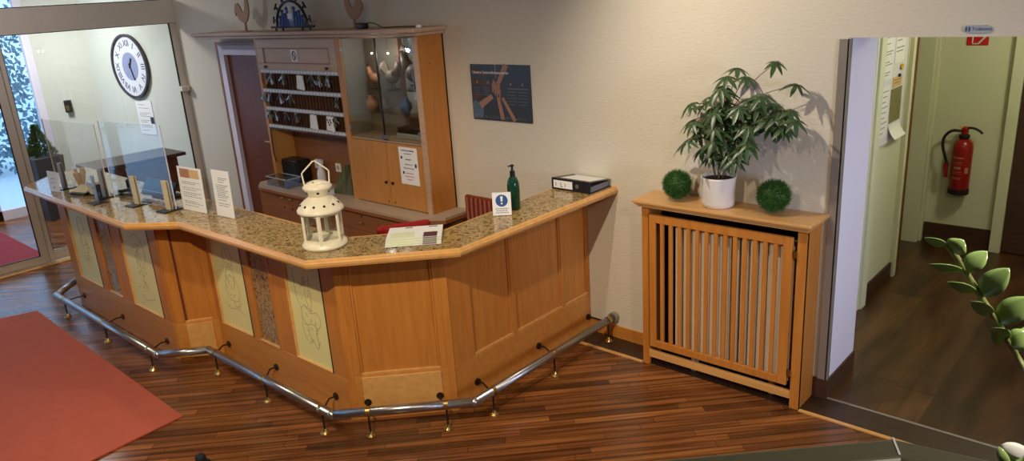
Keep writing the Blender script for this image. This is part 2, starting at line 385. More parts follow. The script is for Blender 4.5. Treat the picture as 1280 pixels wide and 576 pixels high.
def lines_on(bm, o, ux, uz, w, rows, th=0.0012, off=0.0016, seed=1, x0=0.0):
    """rows of illegible print: list of (height offset, start fraction, end fraction)"""
    rnd = random.Random(seed); ux = Vector(ux).normalized(); uz = Vector(uz).normalized(); n = ux.cross(uz)
    for z, a, b, hh in rows:
        x = a*w
        while x < b*w:
            l = rnd.uniform(0.02, 0.07)*w/0.2*0.2+0.004; l = min(l, b*w-x)
            if l > 0.001: obox(bm, Vector(o)+ux*(x+l/2)+uz*z+n*off, ux, uz, n, l/2, hh/2, 0.0004)
            x += l+0.006*w/0.2
# ------------------------------------------------------------------ room shell
W = 4.0
bm = bxs((-8.5, 3.2, -3.2, 4.0, -0.08, 0.0)); obj('floor', bm, 'floor', kind='structure')
bm = bxs((-2.3, 1.4, 4.0, 7.4, -0.08, 0.0)); obj('floor_corridor', bm, 'floor_hall', kind='structure')
bm = bxs((-10.95, -8.5, 0.2, 4.3, -0.08, 0.0)); obj('floor_vestibule', bm, 'floor', kind='structure')
bm = bxs((-8.6, 3.2, -3.2, 4.3, 3.1, 3.2)); obj('ceiling', bm, 'ceiling', kind='structure')
bm = bxs((-2.3, 1.4, 4.3, 7.4, 2.5, 2.6)); obj('ceiling_corridor', bm, 'ceiling', kind='structure')
bm = bxs((-11.0, -8.6, 0.1, 4.3, 2.9, 3.0)); obj('ceiling_vestibule', bm, 'ceiling', kind='structure')
# back wall with door niche (-7.6..-6.7) and opening (-1.33..0.5)
bm = bxs((-8.5, -7.60, W, W+0.44, 0, 3.1), (-7.60, -6.70, W, W+0.44, 1.96, 3.1), (-6.70, -1.33, W, W+0.44, 0, 3.1),
         (-1.33, 0.6, W, W+0.44, 2.018, 3.1), (0.6, 3.2, W, W+0.44, 0, 3.1), (-7.60, -6.70, W+0.3, W+0.44, 0, 1.96))
obj('wall_back', bm, 'wall', kind='structure')
bm = bxs((3.2, 3.3, -3.2, 4.44, 0, 3.1)); obj('wall_right', bm, 'wall', kind='structure')
bm = bxs((-8.6, 3.3, -3.3, -3.2, 0, 3.1)); obj('wall_front', bm, 'wall', kind='structure')
# corridor walls
bm = bxs((-1.70, -1.60, 4.44, 6.14, 0, 2.5)); obj('wall_corridor_left', bm, 'wall_hall', kind='structure')
bm = bxs((-2.3, -1.60, 7.157, 7.3, 0, 2.5), (-1.60, 1.4, 7.157, 7.3, 0, 2.5)); obj('wall_corridor_back', bm, 'wall_hall', kind='structure')
bm = bxs((-2.4, -2.3, 6.1, 7.3, 0, 2.5), (-2.3, -1.72, 6.08, 6.16, 0, 2.5)); obj('wall_corridor_recess', bm, 'wall_hall', kind='structure')
bm = bxs((1.3, 1.4, 4.44, 7.2, 0, 2.5)); obj('wall_corridor_right', bm, 'wall_hall', kind='structure')
bm = bxs((-1.329, -1.322, 4.002, 4.44, 0.12, 2.016)); obj('trim_1', bm, 'reveal', kind='structure')
bm = bxs((-1.37, -1.322, 3.99, 4.0, 0.11, 2.012), (-1.329, -1.319, 3.99, 4.03, 0.11, 2.012)); obj('trim_2', bm, 'alu_strip', kind='structure')
bm = bxs((-1.329, -1.312, 4.0, 4.44, 0.0, 0.12), (-1.395, -1.312, 3.985, 4.0, 0.0, 0.12)); obj('baseboard_opening', bm, 'base_dark', kind='structure')
bm = bxs((-1.6, -1.585, 5.44, 6.14, 0, 0.12)); obj('baseboard_corridor', bm, 'base_dark', kind='structure')
bm = bxs((-1.62, -1.10, 7.14, 7.157, 0, 0.17)); obj('baseboard_corridor_back', bm, 'base_dark', kind='structure')
bm = bxs((-2.98, -2.42, 3.985, 4.0, 0.0, 0.09)); obj('baseboard_back', bm, 'oakx', kind='structure')
bm = bxs((-2.98, -0.2, 3.80, 4.0, 0.0, 0.004), (-0.2, 0.7, 3.80, 4.0, 0.0, 0.004)); obj('trim_3', bm, 'border', kind='structure')
bm = bxs((-2.93, -2.41, 3.775, 3.80, 0.0, 0.006), (-1.39, 0.6, 3.775, 3.80, 0.0, 0.006)); obj('trim_4', bm, 'edge', kind='structure')
bm = bxs((-1.33, 0.6, 3.995, 4.012, 0.0, 0.006)); obj('trim_5', bm, 'alu_strip', kind='structure')
# corridor door frames
bm = bxs((-1.64, -1.575, 5.30, 5.34, 0, 2.1), (-1.64, -1.56, 5.34, 5.44, 0, 2.1)); obj('trim_6', bm, 'wall_hall', kind='structure', bevel=0.004)
bm = bxs((-1.70, -1.565, 6.10, 6.16, 0, 2.1)); obj('trim_7', bm, 'wall_hall', kind='structure', bevel=0.004)
bm = bxs((-1.80, -1.645, 7.04, 7.157, 0, 2.3), (-1.645, -1.625, 7.10, 7.157, 0, 2.3)); obj('trim_8', bm, 'wall_hall', kind='structure', bevel=0.004)
bm = bxs((-1.10, -1.02, 7.08, 7.157, 0, 2.1)); obj('trim_9', bm, 'wall_hall', kind='structure', bevel=0.004)
d = struct_root('door_1', (-1.67, 6.2, 0))
obj('door_leaf', bxs((-1.72, -1.572, 6.165, 6.25, 0.01, 2.05)), 'dark_wood', d)
d = struct_root('door_2', (-1.0, 7.13, 0))
obj('door_leaf', bxs((-1.015, -0.15, 7.11, 7.15, 0.01, 2.05)), 'base_dark', d)
obj('door_handle', tb([(-0.22, 7.10, 1.03), (-0.22, 7.06, 1.03), (-0.34, 7.06, 1.03)], 0.009), 'steel', d)
# door beside the key cabinet
d = struct_root('door_3', (-7.15, 4.0, 0))
obj('door_casing', bxs((-7.665, -7.63, 3.985, 4.0, 0, 2.02), (-7.63, -6.66, 3.985, 4.0, 1.99, 2.02), (-6.695, -6.66, 3.985, 4.0, 0, 1.99)), 'oak_niche', d)
obj('door_frame', bxs((-7.63, -7.53, 3.99, 4.10, 0, 1.99), (-7.53, -6.78, 3.99, 4.10, 1.895, 1.99), (-6.78, -6.695, 3.99, 4.10, 0, 1.99)), 'reveal', d)
obj('door_leaf', bxs((-7.53, -6.78, 4.03, 4.07, 0, 1.895)), 'door_brown', d)
obj('door_handle', tb([(-6.86, 4.02, 1.04), (-6.86, 3.985, 1.04), (-6.97, 3.985, 1.04)], 0.009), 'brass', d)

# ------------------------------------------------------------------ glass partition, vestibule and outdoors
XG = -8.5
wn = struct_root('window_1', (XG, 3.2, 0))
obj('window_frame', bxs((XG-0.03, XG+0.03, 2.215, 2.285, 0, 2.24), (XG-0.03, XG+0.03, 3.93, 4.0, 0, 3.1),
    (XG-0.03, XG+0.03, 2.285, 3.93, 0, 0.10), (XG-0.05, XG+0.05, -3.2, 4.0, 2.235, 2.475), (XG-0.03, XG+0.03, -3.2, 3.93, 3.02, 3.1)), 'alu', wn, bevel=0.004)
obj('window_gasket', bxs((XG+0.006, XG+0.02, 2.285, 2.292, 0.10, 2.235), (XG+0.006, XG+0.02, 3.918, 3.93, 0.10, 2.235),
    (XG+0.006, XG+0.02, 2.285, 3.93, 0.10, 0.106), (XG+0.006, XG+0.02, 2.285, 3.93, 2.229, 2.235), (XG+0.028, XG+0.031, -3.2, 3.93, 2.475, 2.483)), 'gasket', wn)
obj('window_pane', bxs((XG-0.004, XG+0.004, 2.285, 3.93, 0.10, 2.235)), 'glass', wn)
obj('window_pane', bxs((XG-0.004, XG+0.004, -3.2, 3.93, 2.475, 3.02)), 'glass', wn)
dd = struct_root('door_4', (XG+0.06, 1.6, 0))
X2 = XG+0.06
obj('door_frame', bxs((X2-0.02, X2+0.02, 2.15, 2.225, 0.015, 2.232), (X2-0.02, X2+0.02, 1.0, 2.15, 0.015, 0.095), (X2-0.02, X2+0.02, 1.0, 2.15, 2.15, 2.232), (X2-0.02, X2+0.02, 0.93, 1.03, 0.015, 2.232)), 'alu', dd, bevel=0.004)
obj('door_gasket', bxs((X2+0.012, X2+0.021, 2.142, 2.152, 0.095, 2.15), (X2+0.012, X2+0.021, 1.03, 2.142, 0.095, 0.102)), 'gasket', dd)
obj('door_pane', bxs((X2-0.003, X2+0.003, 1.03, 2.15, 0.095, 2.15)), 'glass', dd)
bm = bxs((XG-0.06, XG+0.10, 0.2, 4.0, 0.0, 0.012)); obj('trim_10', bm, 'alu', kind='structure')
bm = bxs((XG+0.10, XG+0.17, 0.2, 4.0, 0.0, 0.008)); obj('trim_11', bm, 'edge', kind='structure')
wf = struct_root('window_2', (XG, -1.0, 0))
obj('window_frame', bxs(*[(XG-0.03, XG+0.03, y-0.05, y+0.05, 0, 2.235) for y in (0.85, -0.1, -1.1, -2.1, -3.1)], (XG-0.03, XG+0.03, -3.2, 0.85, 0, 0.09)), 'alu', wf)
obj('window_pane', bxs((XG-0.004, XG+0.004, -3.2, 0.85, 0.09, 2.235)), 'glass', wf)
# vestibule walls: the clock wall, the pier beside the outer door
th = math.radians(7); pa = Vector((-8.53, 4.0, 0)); dw = Vector((-math.cos(th), -math.sin(th), 0)); nw = Vector((dw.y, -dw.x, 0))
if nw.y > 0: nw = -nw
pc = pa+dw*1.965
bm = B(); prism(bm, [(pa.x, pa.y), (pc.x, pc.y), (pc.x-0.1, pc.y+0.3), (pa.x, pa.y+0.3)], 0, 2.9)
obj('wall_vestibule_back', bm, 'wall_vest', kind='structure')
bm = B(); prism(bm, [(pc.x, pc.y), (-10.85, 3.26), (-10.98, 3.26), (-11.0, 4.1), (pc.x-0.1, pc.y+0.3)], 0, 2.9)
obj('wall_vestibule_side', bm, 'wall_vest', kind='structure')
bm = bxs((-10.95, -8.56, 0.1, 0.2, 0, 2.9)); obj('wall_vestibule_front', bm, 'wall_vest', kind='structure')
XO = -10.9
wo = struct_root('window_3', (XO, 2.4, 0))
obj('window_frame', bxs((XO-0.04, XO+0.04, 3.17, 3.26, 0, 2.9), (XO-0.04, XO+0.04, 2.42, 2.49, 0, 2.4), (XO-0.04, XO+0.04, 1.30, 1.37, 0, 2.4), (XO-0.04, XO+0.04, 0.2, 3.17, 2.36, 2.46),
    (XO-0.04, XO+0.04, 0.2, 3.17, 0, 0.12), (XO-0.04, XO+0.04, 0.2, 0.28, 0, 2.9)), 'reveal', wo)
obj('window_pane', bxs((XO-0.004, XO+0.004, 0.2, 3.17, 0.1, 2.9)), 'glass', wo)
bm = bxs((-40, -8.56, -30, 30, -0.12, -0.08)); obj('ground_outside', bm, 'concrete', kind='structure')
def hedge(loc, L, H, seed):
    rnd = random.Random(seed); bm = B()
    for i in range(9000):
        x = rnd.gauss(0, 0.35); y = rnd.uniform(-L/2, L/2); z = rnd.uniform(0.0, H)*(0.7+0.3*math.sin(y*1.7+seed))
        s = rnd.uniform(0.03, 0.08); p = Vector((x, y, z))
        a = Vector((rnd.gauss(0, 1), rnd.gauss(0, 1), rnd.gauss(0, 1))).normalized()*s; b = a.orthogonal().normalized()*s*0.5
        bm.faces.new([bm.verts.new(p-a), bm.verts.new(p+b), bm.verts.new(p+a), bm.verts.new(p-b)])
    for k in range(int(L/1.2)):
        y = -L/2+0.6+k*1.2; tube(bm, [(0, y, -0.08), (rnd.uniform(-.1, .1), y+rnd.uniform(-.3, .3), H*0.8)], [0.05, 0.015], 6)
    return obj('hedge', bm, 'hedge', loc=loc, local=True, recalc=False)
h = hedge((-15.0, 5.0, -0.08), 9, 4.2, 1); tagp(h, 'frosty blue-green hedge outside seen through the glass entrance', 'hedge')
h = hedge((-16.5, -4.5, -0.08), 10, 3.0, 2); tagp(h, 'lower frosty hedge outside further along the forecourt', 'hedge')
# sconce on pier
s0 = thing('wall_lamp', 'small dark box-shaped wall lamp on the vestibule pier', 'wall lamp', (-10.68, 3.50, 1.20))
dpier = (Vector((-10.85, 3.26, 0))-pc).normalized(); npier = Vector((-dpier.y, dpier.x, 0))
if npier.x < 0: npier = -npier
bm = B(); obox(bm, (-10.70+npier.x*0.04, 3.478+npier.y*0.04, 1.29), dpier, npier, (0, 0, 1), 0.035, 0.035, 0.075); obj('lamp_body', bm, 'blackm', s0, bevel=0.004)
bm = B(); obox(bm, (-10.70+npier.x*0.04, 3.478+npier.y*0.04, 1.27), dpier, npier, (0, 0, 1), 0.020, 0.037, 0.035); obj('lamp_lens', bm, 'brass', s0)
# planter with conifer in the vestibule
t = thing('potted_conifer', 'small conifer in a tall slate-grey square planter by the outer door', 'potted plant', (-10.35, 2.93, 0), 0.15)
bm = B(); a, b_ = 0.13, 0.17
vs = [bm.verts.new((sx*a, sy_*a, 0.0)) for sx, sy_ in ((-1, -1), (1, -1), (1, 1), (-1, 1))]+[bm.verts.new((sx*b_, sy_*b_, 0.78)) for sx, sy_ in ((-1, -1), (1, -1), (1, 1), (-1, 1))]
bm.faces.new(vs[:4][::-1]); bm.faces.new(vs[4:])
for k in range(4): bm.faces.new((vs[k], vs[(k+1) % 4], vs[4+(k+1) % 4], vs[4+k]))
obj('planter', bm, 'planter2', t, local=True, bevel=0.006)
rnd = random.Random(3); bm = B()
for i in range(1500):
    z = rnd.random()**1.3; r = (1-z)*0.16*math.sqrt(rnd.random())+0.01; a = rnd.uniform(0, 2*PI)
    p = Vector((r*math.cos(a), r*math.sin(a), 0.79+z*0.36)); d = Vector((math.cos(a), math.sin(a), 0.9)).normalized()*0.04; s = d.orthogonal().normalized()*0.008
    bm.faces.new([bm.verts.new(p-s), bm.verts.new(p+s), bm.verts.new(p+d)])
obj('foliage', bm, 'conifer', t, local=True, recalc=False)
obj('trunk', tb([(0, 0, 0.76), (0, 0, 1.08)], [0.012, 0.004], 6), 'stem', t, local=True)
# mats
bm = B(); prism(bm, [(-10.7, 1.0), (-8.75, 1.0), (-8.75, 2.28), (-10.7, 2.28)], 0.0, 0.012); o = obj('door_mat', bm, 'mat_dark', loc=(-9.7, 1.6, 0)); tagp(o, 'dark crimson mat on the vestibule floor behind the sliding door', 'mat')
bm = B(); prism(bm, [(-4.30, 1.615), (-7.06, 1.675), (-7.6, 0.15), (-4.22, 0.35)][::-1], 0.0, 0.012); o = obj('entrance_mat', bm, 'mat_red', loc=(-5.8, 0.9, 0), bevel=0.004); tagp(o, 'large brick-red entrance mat on the wooden floor before the counter', 'mat')

# clock on rotated wall
def wallpt(s, z, off=0.0): p = pa+dw*s+nw*off; return Vector((p.x, p.y, z))
cl = thing('wall_clock', 'large round white wall clock with roman numerals and dark rim', 'clock', wallpt(1.02, 1.76))
def disc(bm, c, n, r, t, seg=48, r0=None):
    n = Vector(n).normalized(); a = n.cross(Vector((0, 0, 1))).normalized(); b = Vector((0, 0, 1))
    def ring(rad, off): return [bm.verts.new(Vector(c)+n*off+(a*math.cos(2*PI*k/seg)+b*math.sin(2*PI*k/seg))*rad) for k in range(seg)]
    o0, o1 = ring(r, 0), ring(r, t)
    for k in range(seg): bm.faces.new((o0[k], o0[(k+1) % seg], o1[(k+1) % seg], o1[k]))
    if r0:
        i0, i1 = ring(r0, 0), ring(r0, t)
        for k in range(seg):
            bm.faces.new((i0[k], i1[k], i1[(k+1) % seg], i0[(k+1) % seg])); bm.faces.new((o1[k], o1[(k+1) % seg], i1[(k+1) % seg], i1[k])); bm.faces.new((o0[k], i0[k], i0[(k+1) % seg], o0[(k+1) % seg]))
    else: bm.faces.new(o0[::-1]); bm.faces.new(o1)
cc = wallpt(1.02, 1.76, 0.005)
bm = B(); disc(bm, cc, nw, 0.375, 0.035, 64, 0.35); obj('rim', bm, 'clockrim', cl, smooth=False)
bm = B(); disc(bm, cc, nw, 0.352, 0.015, 64); obj('face', bm, 'clockface', cl)
bm = B(); disc(bm, cc+nw*0.015, nw, 0.165, 0.002, 48); obj('centre_disc', bm, 'clockin', cl)
uxw = -dw   # text runs towards +x for a viewer in front
uxw = nw.cross(Vector((0, 0, 1)));  uxw = -uxw
if uxw.x < 0: uxw = -uxw
bm = B()
for k, s in enumerate(['XII', 'I', 'II', 'III', 'IV', 'V', 'VI', 'VII', 'VIII', 'IX', 'X', 'XI']):
    a = -2*PI*k/12; rad = Vector((-math.sin(a), math.cos(a)))
    ux = uxw*rad.y - Vector((0, 0, 1))*rad.x; uz = uxw*rad.x+Vector((0, 0, 1))*rad.y
    t2 = text_bm(s, 0.105, Matrix.Identity(4)); xs = [v.co.x for v in t2.verts]; wd = (max(xs)+min(xs))/2
    t2.transform(frame_m(cc+nw*0.017+uz*0.235-ux*wd, ux, uz)); me = bpy.data.meshes.new('x'); t2.to_mesh(me); t2.free(); bm.from_mesh(me); bpy.data.meshes.remove(me)
obj('numerals', bm, 'inkd', cl)
for ang, ln, wd in ((-30, 0.11, 0.012), (200, 0.17, 0.009)):
    a = math.radians(ang); dirv = uxw*math.sin(-a)+Vector((0, 0, 1))*math.cos(a)
    bm = B(); obox(bm, cc+nw*0.022+dirv*ln*0.4, dirv, dirv.cross(nw), nw, ln*0.6, wd, 0.002); obj('clock_hand', bm, 'blackm', cl)
# notice under clock
nt_ = thing('notice_sheet', 'white printed sheet pinned below the big clock', 'notice', wallpt(0.92, 1.15))
bm = B(); obox(bm, wallpt(0.93, 1.15, 0.004), uxw, (0, 0, 1), nw, 0.17, 0.205, 0.002); obj('paper', bm, 'white', nt_)
bm = B(); lines_on(bm, wallpt(0.93, 1.15, 0.006)-uxw*0.17-Vector((0, 0, 0.205)), uxw, (0, 0, 1), 0.34,
    [(z, 0.15, 0.8 if i % 3 else 0.55, 0.006) for i, z in enumerate([0.36, 0.32, 0.26, 0.24, 0.22, 0.17, 0.15, 0.11, 0.09, 0.05])], off=0.001)
obj('printing', bm, 'ink', nt_)
bm = B(); obox(bm, wallpt(0.80, 1.12, 0.007), uxw, (0, 0, 1), nw, 0.035, 0.04, 0.001); obj('printed_picture', bm, 'inkd', nt_)

# small latch on the partition frame
t = thing('door_contact', 'small grey sensor box on the partition frame edge', 'sensor', (XG+0.05, 3.98, 1.45))
obj('housing', bxs((XG+0.03, XG+0.10, 3.90, 3.99, 1.50, 1.555)), 'alu', t, bevel=0.004)
obj('screw_head', tb([(XG+0.095, 3.945, 1.527), (XG+0.108, 3.945, 1.527)], 0.009), 'steel', t)

# sideboard next to the partition
t = thing('side_desk', 'dark brown high desk with glossy dark top against the glass partition', 'desk', (-8.15, 3.15, 0))
obj('desk_body', bxs((-8.40, -7.96, 2.70, 3.50, 0, 0.90)), 'dark_wood', t)
obj('desk_top', bxs((-8.42, -7.88, 2.66, 3.57, 0.90, 0.935)), 'base_dark', t, bevel=0.008)
obj('desk_panel', bxs((-7.96, -7.948, 2.76, 3.44, 0.1, 0.84)), 'dark_wood', t)

# ------------------------------------------------------------------ reception counter
ZT = 1.085
outer = [(-2.72, 4.0), (-2.73, 2.56), (-3.294, 1.987), (-4.665, 1.972), (-4.965, 1.762), (-6.92, 1.775), (-7.28, 2.12)]
inner = [(-7.28, 2.385), (-3.43, 2.385), (-3.06, 2.76), (-3.09, 4.0)]
def offs(poly, d):
    n = len(poly); out = []
    for i in range(n):
        p0, p1, p2 = Vector(poly[i-1]), Vector(poly[i]), Vector(poly[(i+1) % n])
        a = (p1-p0).normalized(); b = (p2-p1).normalized()
        na = Vector((-a.y, a.x)); nb = Vector((-b.y, b.x)); bis = (na+nb).normalized()
        k = d/max(0.2, bis.dot(na)); out.append(tuple(p1+bis*k))
    return out
poly = outer+inner
area = sum(poly[i-1][0]*poly[i][1]-poly[i][0]*poly[i-1][1] for i in range(len(poly)))
if area < 0: poly = poly[::-1]
top = thing('countertop', 'speckled brown granite countertop with wooden edge on the reception counter', 'countertop', (-4.0, 2.2, 1.04))
ins = offs(poly, 0.019)
bm = B(); prism(bm, ins, 1.045, ZT); obj('granite_slab', bm, 'granite', top)
bm = B(); n = len(poly)
prof = [(0.004, 1.041), (-0.002, 1.054), (-0.002, 1.067), (0.003, 1.074), (0.005, 1.080), (0.010, 1.0867), (0.019, 1.0867), (0.019, 1.041)]
rings = [[(Vector(p[0:2]), z) for p in offs(poly, d)] if d else [(Vector(p), z) for p in poly] for d, z in prof]
rv = [[bm.verts.new((p.x, p.y, z)) for p, z in rg] for rg in rings]
for a in range(len(rv)):
    b2 = (a+1) % len(rv)
    for i in range(n): bm.faces.new((rv[a][i], rv[a][(i+1) % n], rv[b2][(i+1) % n], rv[b2][i]))
obj('wooden_edge', bm, 'edge', top)

cnt = thing('reception_counter', 'angled golden wooden reception counter with glass and granite inlays', 'reception counter', (-4.4, 2.4, 0))
front = [(-2.986, 4.0), (-2.986, 2.664), (-3.405, 2.235), (-4.885, 2.225), (-5.055, 1.985), (-6.885, 1.985), (-7.14, 2.24)]
bk = [(-7.14, 2.33), (-6.95, 2.33), (-6.86, 2.07), (-5.10, 2.07), (-4.93, 2.315), (-3.45, 2.315), (-3.07, 2.70), (-3.07, 4.0)]
bm = B(); prism(bm, (front+bk)[::-1], 0.0, 1.04); obj('carcass', bm, 'oak', cnt, kind=None)
def seg(i):
    a, b = Vector(front[i]+(0,)), Vector(front[i+1]+(0,)); 
    u = (b-a).normalized(); n = Vector((u.y, -u.x, 0))
    # outward = towards camera side (smaller y or larger x)
    if n.dot(Vector((0.5, -1, 0))) < 0: n = -n
    return a, b, u, n
Z = Vector((0, 0, 1))
def slab(name, a, u, n, s0, s1, z0, z1, d0, d1, mat, parent=cnt, bevel=0.003, label=None):
    bm = B(); c = a+u*((s0+s1)/2)+n*((d0+d1)/2)+Z*((z0+z1)/2); obox(bm, c, u, n, Z, abs(s1-s0)/2, abs(d1-d0)/2, (z1-z0)/2)
    return obj(name, bm, mat, parent, bevel=bevel, label=label)
def rails(segi, L, openings, zb, zt, base_z0=0.0):
    """frame members in front of the carcass around the openings; one mesh per rail/stile"""
    a, b, u, n = seg(segi); T = 0.016
    slab('top_rail', a, u, n, 0, L, zt, 1.04, 0, T, 'oakx')
    slab('bottom_rail', a, u, n, 0, L, 0.0, zb, 0, T, 'oakx')
    xs = [0]+[v for o in openings for v in o]+[L]
    for k in range(0, len(xs), 2): slab('stile', a, u, n, xs[k], xs[k+1], zb, zt, 0, T, 'oak')
# E segment  (from wall to front): s=0 at wall y=4
a, b, u, n = seg(0); L = (b-a).length
rails(0, L, [(0.02, 0.29), (0.315, 0.775), (0.815, 1.165)], 0.285, 0.965)
for s0, s1 in ((0.02, 0.29), (0.315, 0.775), (0.815, 1.165)):
    slab('panel_moulding', a, u, n, s0, s1, 0.285, 0.300, 0, 0.012, 'edge'); slab('panel_moulding', a, u, n, s0, s0+0.012, 0.30, 0.965, 0, 0.011, 'oak'); slab('panel_moulding', a, u, n, s1-0.012, s1, 0.30, 0.965, 0, 0.011, 'oak')
# D segment: s=0 at E corner
a, b, u, n = seg(1); L = (b-a).length
rails(1, L, [(0.07, L-0.07)], 0.285, 0.965)
slab('panel_moulding', a, u, n, 0.07, L-0.07, 0.285, 0.30, 0, 0.013, 'edge'); slab('panel_moulding', a, u, n, 0.07, 0.083, 0.30, 0.965, 0, 0.011, 'oak'); slab('panel_moulding', a, u, n, L-0.083, L-0.07, 0.30, 0.965, 0, 0.011, 'oak')
slab('raised_panel', a, u, n, 0.07, L-0.07, 0.02, 0.275, 0.016, 0.024, 'edge', bevel=0.004)
slab('corner_post', a, u, n, -0.012, 0.03, 0, 1.04, 0.0, 0.019, 'oak'); slab('corner_post', a, u, n, L-0.03, L+0.012, 0, 1.04, 0.0, 0.019, 'oak')
# C segment: x from -3.405 to -4.885, s = distance from right
def sx(x): return -3.405-x
a, b, u, n = seg(2); L = (b-a).length
opC = [(sx(-3.535), sx(-3.912)), (sx(-4.078), sx(-4.328)), (sx(-4.41), sx(-4.82))]
rails(2, L, opC, 0.265, 0.975)
def scribble(a, u, n, s0, s1, z0, z1, seed, parent):
    rnd = random.Random(seed); bm = B(); w_ = s1-s0; h_ = z1-z0
    def P(x, y): return a+u*(s0+w_*(1-x))+n*0.0055+Z*(z0+h_*y)
    strokes = {1: [[(.35, .75), (.42, .82), (.58, .82), (.64, .74), (.6, .66), (.45, .64), (.37, .68), (.35, .75)], [(.45, .64), (.35, .52), (.3, .38), (.42, .3), (.6, .3), (.72, .38), (.66, .52), (.58, .64)],
                       [(.4, .5), (.5, .56), (.62, .5), (.52, .42), (.4, .5)], [(.2, .25), (.35, .2), (.55, .22), (.8, .18)], [(.5, .3), (.52, .24), (.66, .26), (.7, .32)]],
               2: [[(.2, .85), (.22, .6), (.3, .5), (.28, .3), (.36, .2)], [(.5, .8), (.48, .62), (.55, .5), (.62, .6), (.6, .74), (.64, .82)], [(.3, .5), (.42, .54), (.55, .48), (.7, .5), (.8, .44), (.72, .36), (.55, .38), (.4, .36), (.3, .42)],
                   [(.4, .18), (.5, .22), (.62, .16), (.7, .24)], [(.42, .36), (.45, .26), (.5, .2)], [(.66, .36), (.64, .26), (.66, .2)]],
               3: [[(.3, .8), (.5, .86), (.68, .78), (.72, .62), (.6, .52), (.66, .42)], [(.5, .7), (.42, .58), (.52, .46), (.5, .34), (.62, .26)], [(.36, .62), (.44, .5), (.56, .58)], [(.3, .16), (.5, .12), (.76, .18)]],
               4: [[(.4, .8), (.36, .66), (.46, .6), (.6, .66), (.56, .8), (.4, .8)], [(.44, .6), (.4, .45), (.48, .3), (.44, .2)], [(.56, .58), (.6, .42), (.54, .28)], [(.3, .5), (.46, .46), (.66, .52)]]}[seed]
    for st in strokes:
        pts = smoothpts([P(x, y) for x, y in st], 5)
        for p, q in zip(pts[:-1], pts[1:]):
            d = (q-p)
            if d.length > 1e-4: obox(bm, (p+q)/2, d, n, d.cross(n), d.length/2+0.001, 0.0006, 0.0019)
    for q in range(26):
        x, y = rnd.uniform(.32, .66), rnd.uniform(.22, .78); p = P(x, y); l_ = rnd.uniform(.006, .022); d = (u*rnd.uniform(-1, 1)+Z*rnd.uniform(-.4, 1)).normalized()
        pts = smoothpts([p, p+d*l_, p+d*l_*1.6+u*rnd.uniform(-.012, .012)], 3)
        for p0, p1 in zip(pts[:-1], pts[1:]): obox(bm, (p0+p1)/2, p1-p0, n, (p1-p0).cross(n), (p1-p0).length/2, 0.0006, 0.0024)
    return obj('etched_drawing', bm, 'draw', parent)
def glasspanel(a, u, n, s0, s1, z0, z1, seed):
    g = slab('glass_panel', a, u, n, s0, s1, z0, z1, 0, 0.005, 'yellow_glass', bevel=0, label='frosted yellow glass panel with etched drawing')
    scribble(a, u, n, s0, s1, z0, z1, seed, g)
    slab('panel_bead', a, u, n, s0, s1, z0-0.004, z0+0.008, 0, 0.019, 'edge'); slab('panel_bead', a, u, n, s0-0.004, s0+0.006, z0, z1, 0, 0.019, 'gasket'); slab('panel_bead', a, u, n, s1-0.008, s1+0.004, z0, z1, 0, 0.019, 'edge')
def granpanel(a, u, n, s0, s1, z0, z1):
    slab('granite_inlay', a, u, n, s0, s1, z0, z1, 0, 0.006, 'granite_v', bevel=0, label='vertical speckled granite inlay')
    slab('panel_bead', a, u, n, s0-0.004, s0+0.02, z0, z1, 0, 0.022, 'oak'); slab('panel_bead', a, u, n, s1-0.008, s1+0.004, z0, z1, 0, 0.019, 'oak'); slab('panel_bead', a, u, n, s0, s1, z0-0.004, z0+0.012, 0, 0.021, 'edge')
glasspanel(a, u, n, opC[0][0], opC[0][1], 0.265, 0.975, 2); granpanel(a, u, n, opC[1][0], opC[1][1], 0.265, 0.975); glasspanel(a, u, n, opC[2][0], opC[2][1], 0.265, 0.975, 1)
# B step
a, b, u, n = seg(3); L = (b-a).length
rails(3, L, [(0.05, L-0.07)], 0.285, 0.965)
slab('panel_moulding', a, u, n, 0.05, L-0.07, 0.285, 0.30, 0, 0.013, 'edge'); slab('panel_moulding', a, u, n, L-0.082, L-0.07, 0.30, 0.965, 0, 0.010, 'dark_wood')
slab('raised_panel', a, u, n, 0.05, L-0.07, 0.02, 0.275, 0.016, 0.022, 'edge', bevel=0.004)
# A segment
a, b, u, n = seg(4); L = (b-a).length
def sa(x): return -5.055-x
opA = [(sa(-5.18), sa(-5.675)), (sa(-5.85), sa(-6.13)), (sa(-6.245), sa(-6.725))]
rails(4, L, opA, 0.292, 0.975)
glasspanel(a, u, n, opA[0][0], opA[0][1], 0.292, 0.975, 3); granpanel(a, u, n, opA[1][0], opA[1][1], 0.292, 0.975); glasspanel(a, u, n, opA[2][0], opA[2][1], 0.292, 0.975, 4)
a, b, u, n = seg(5); L = (b-a).length
if n.x > 0: n = -n
slab('end_panel', a, u, n, 0.02, L-0.02, 0, 1.04, 0, 0.014, 'oak')

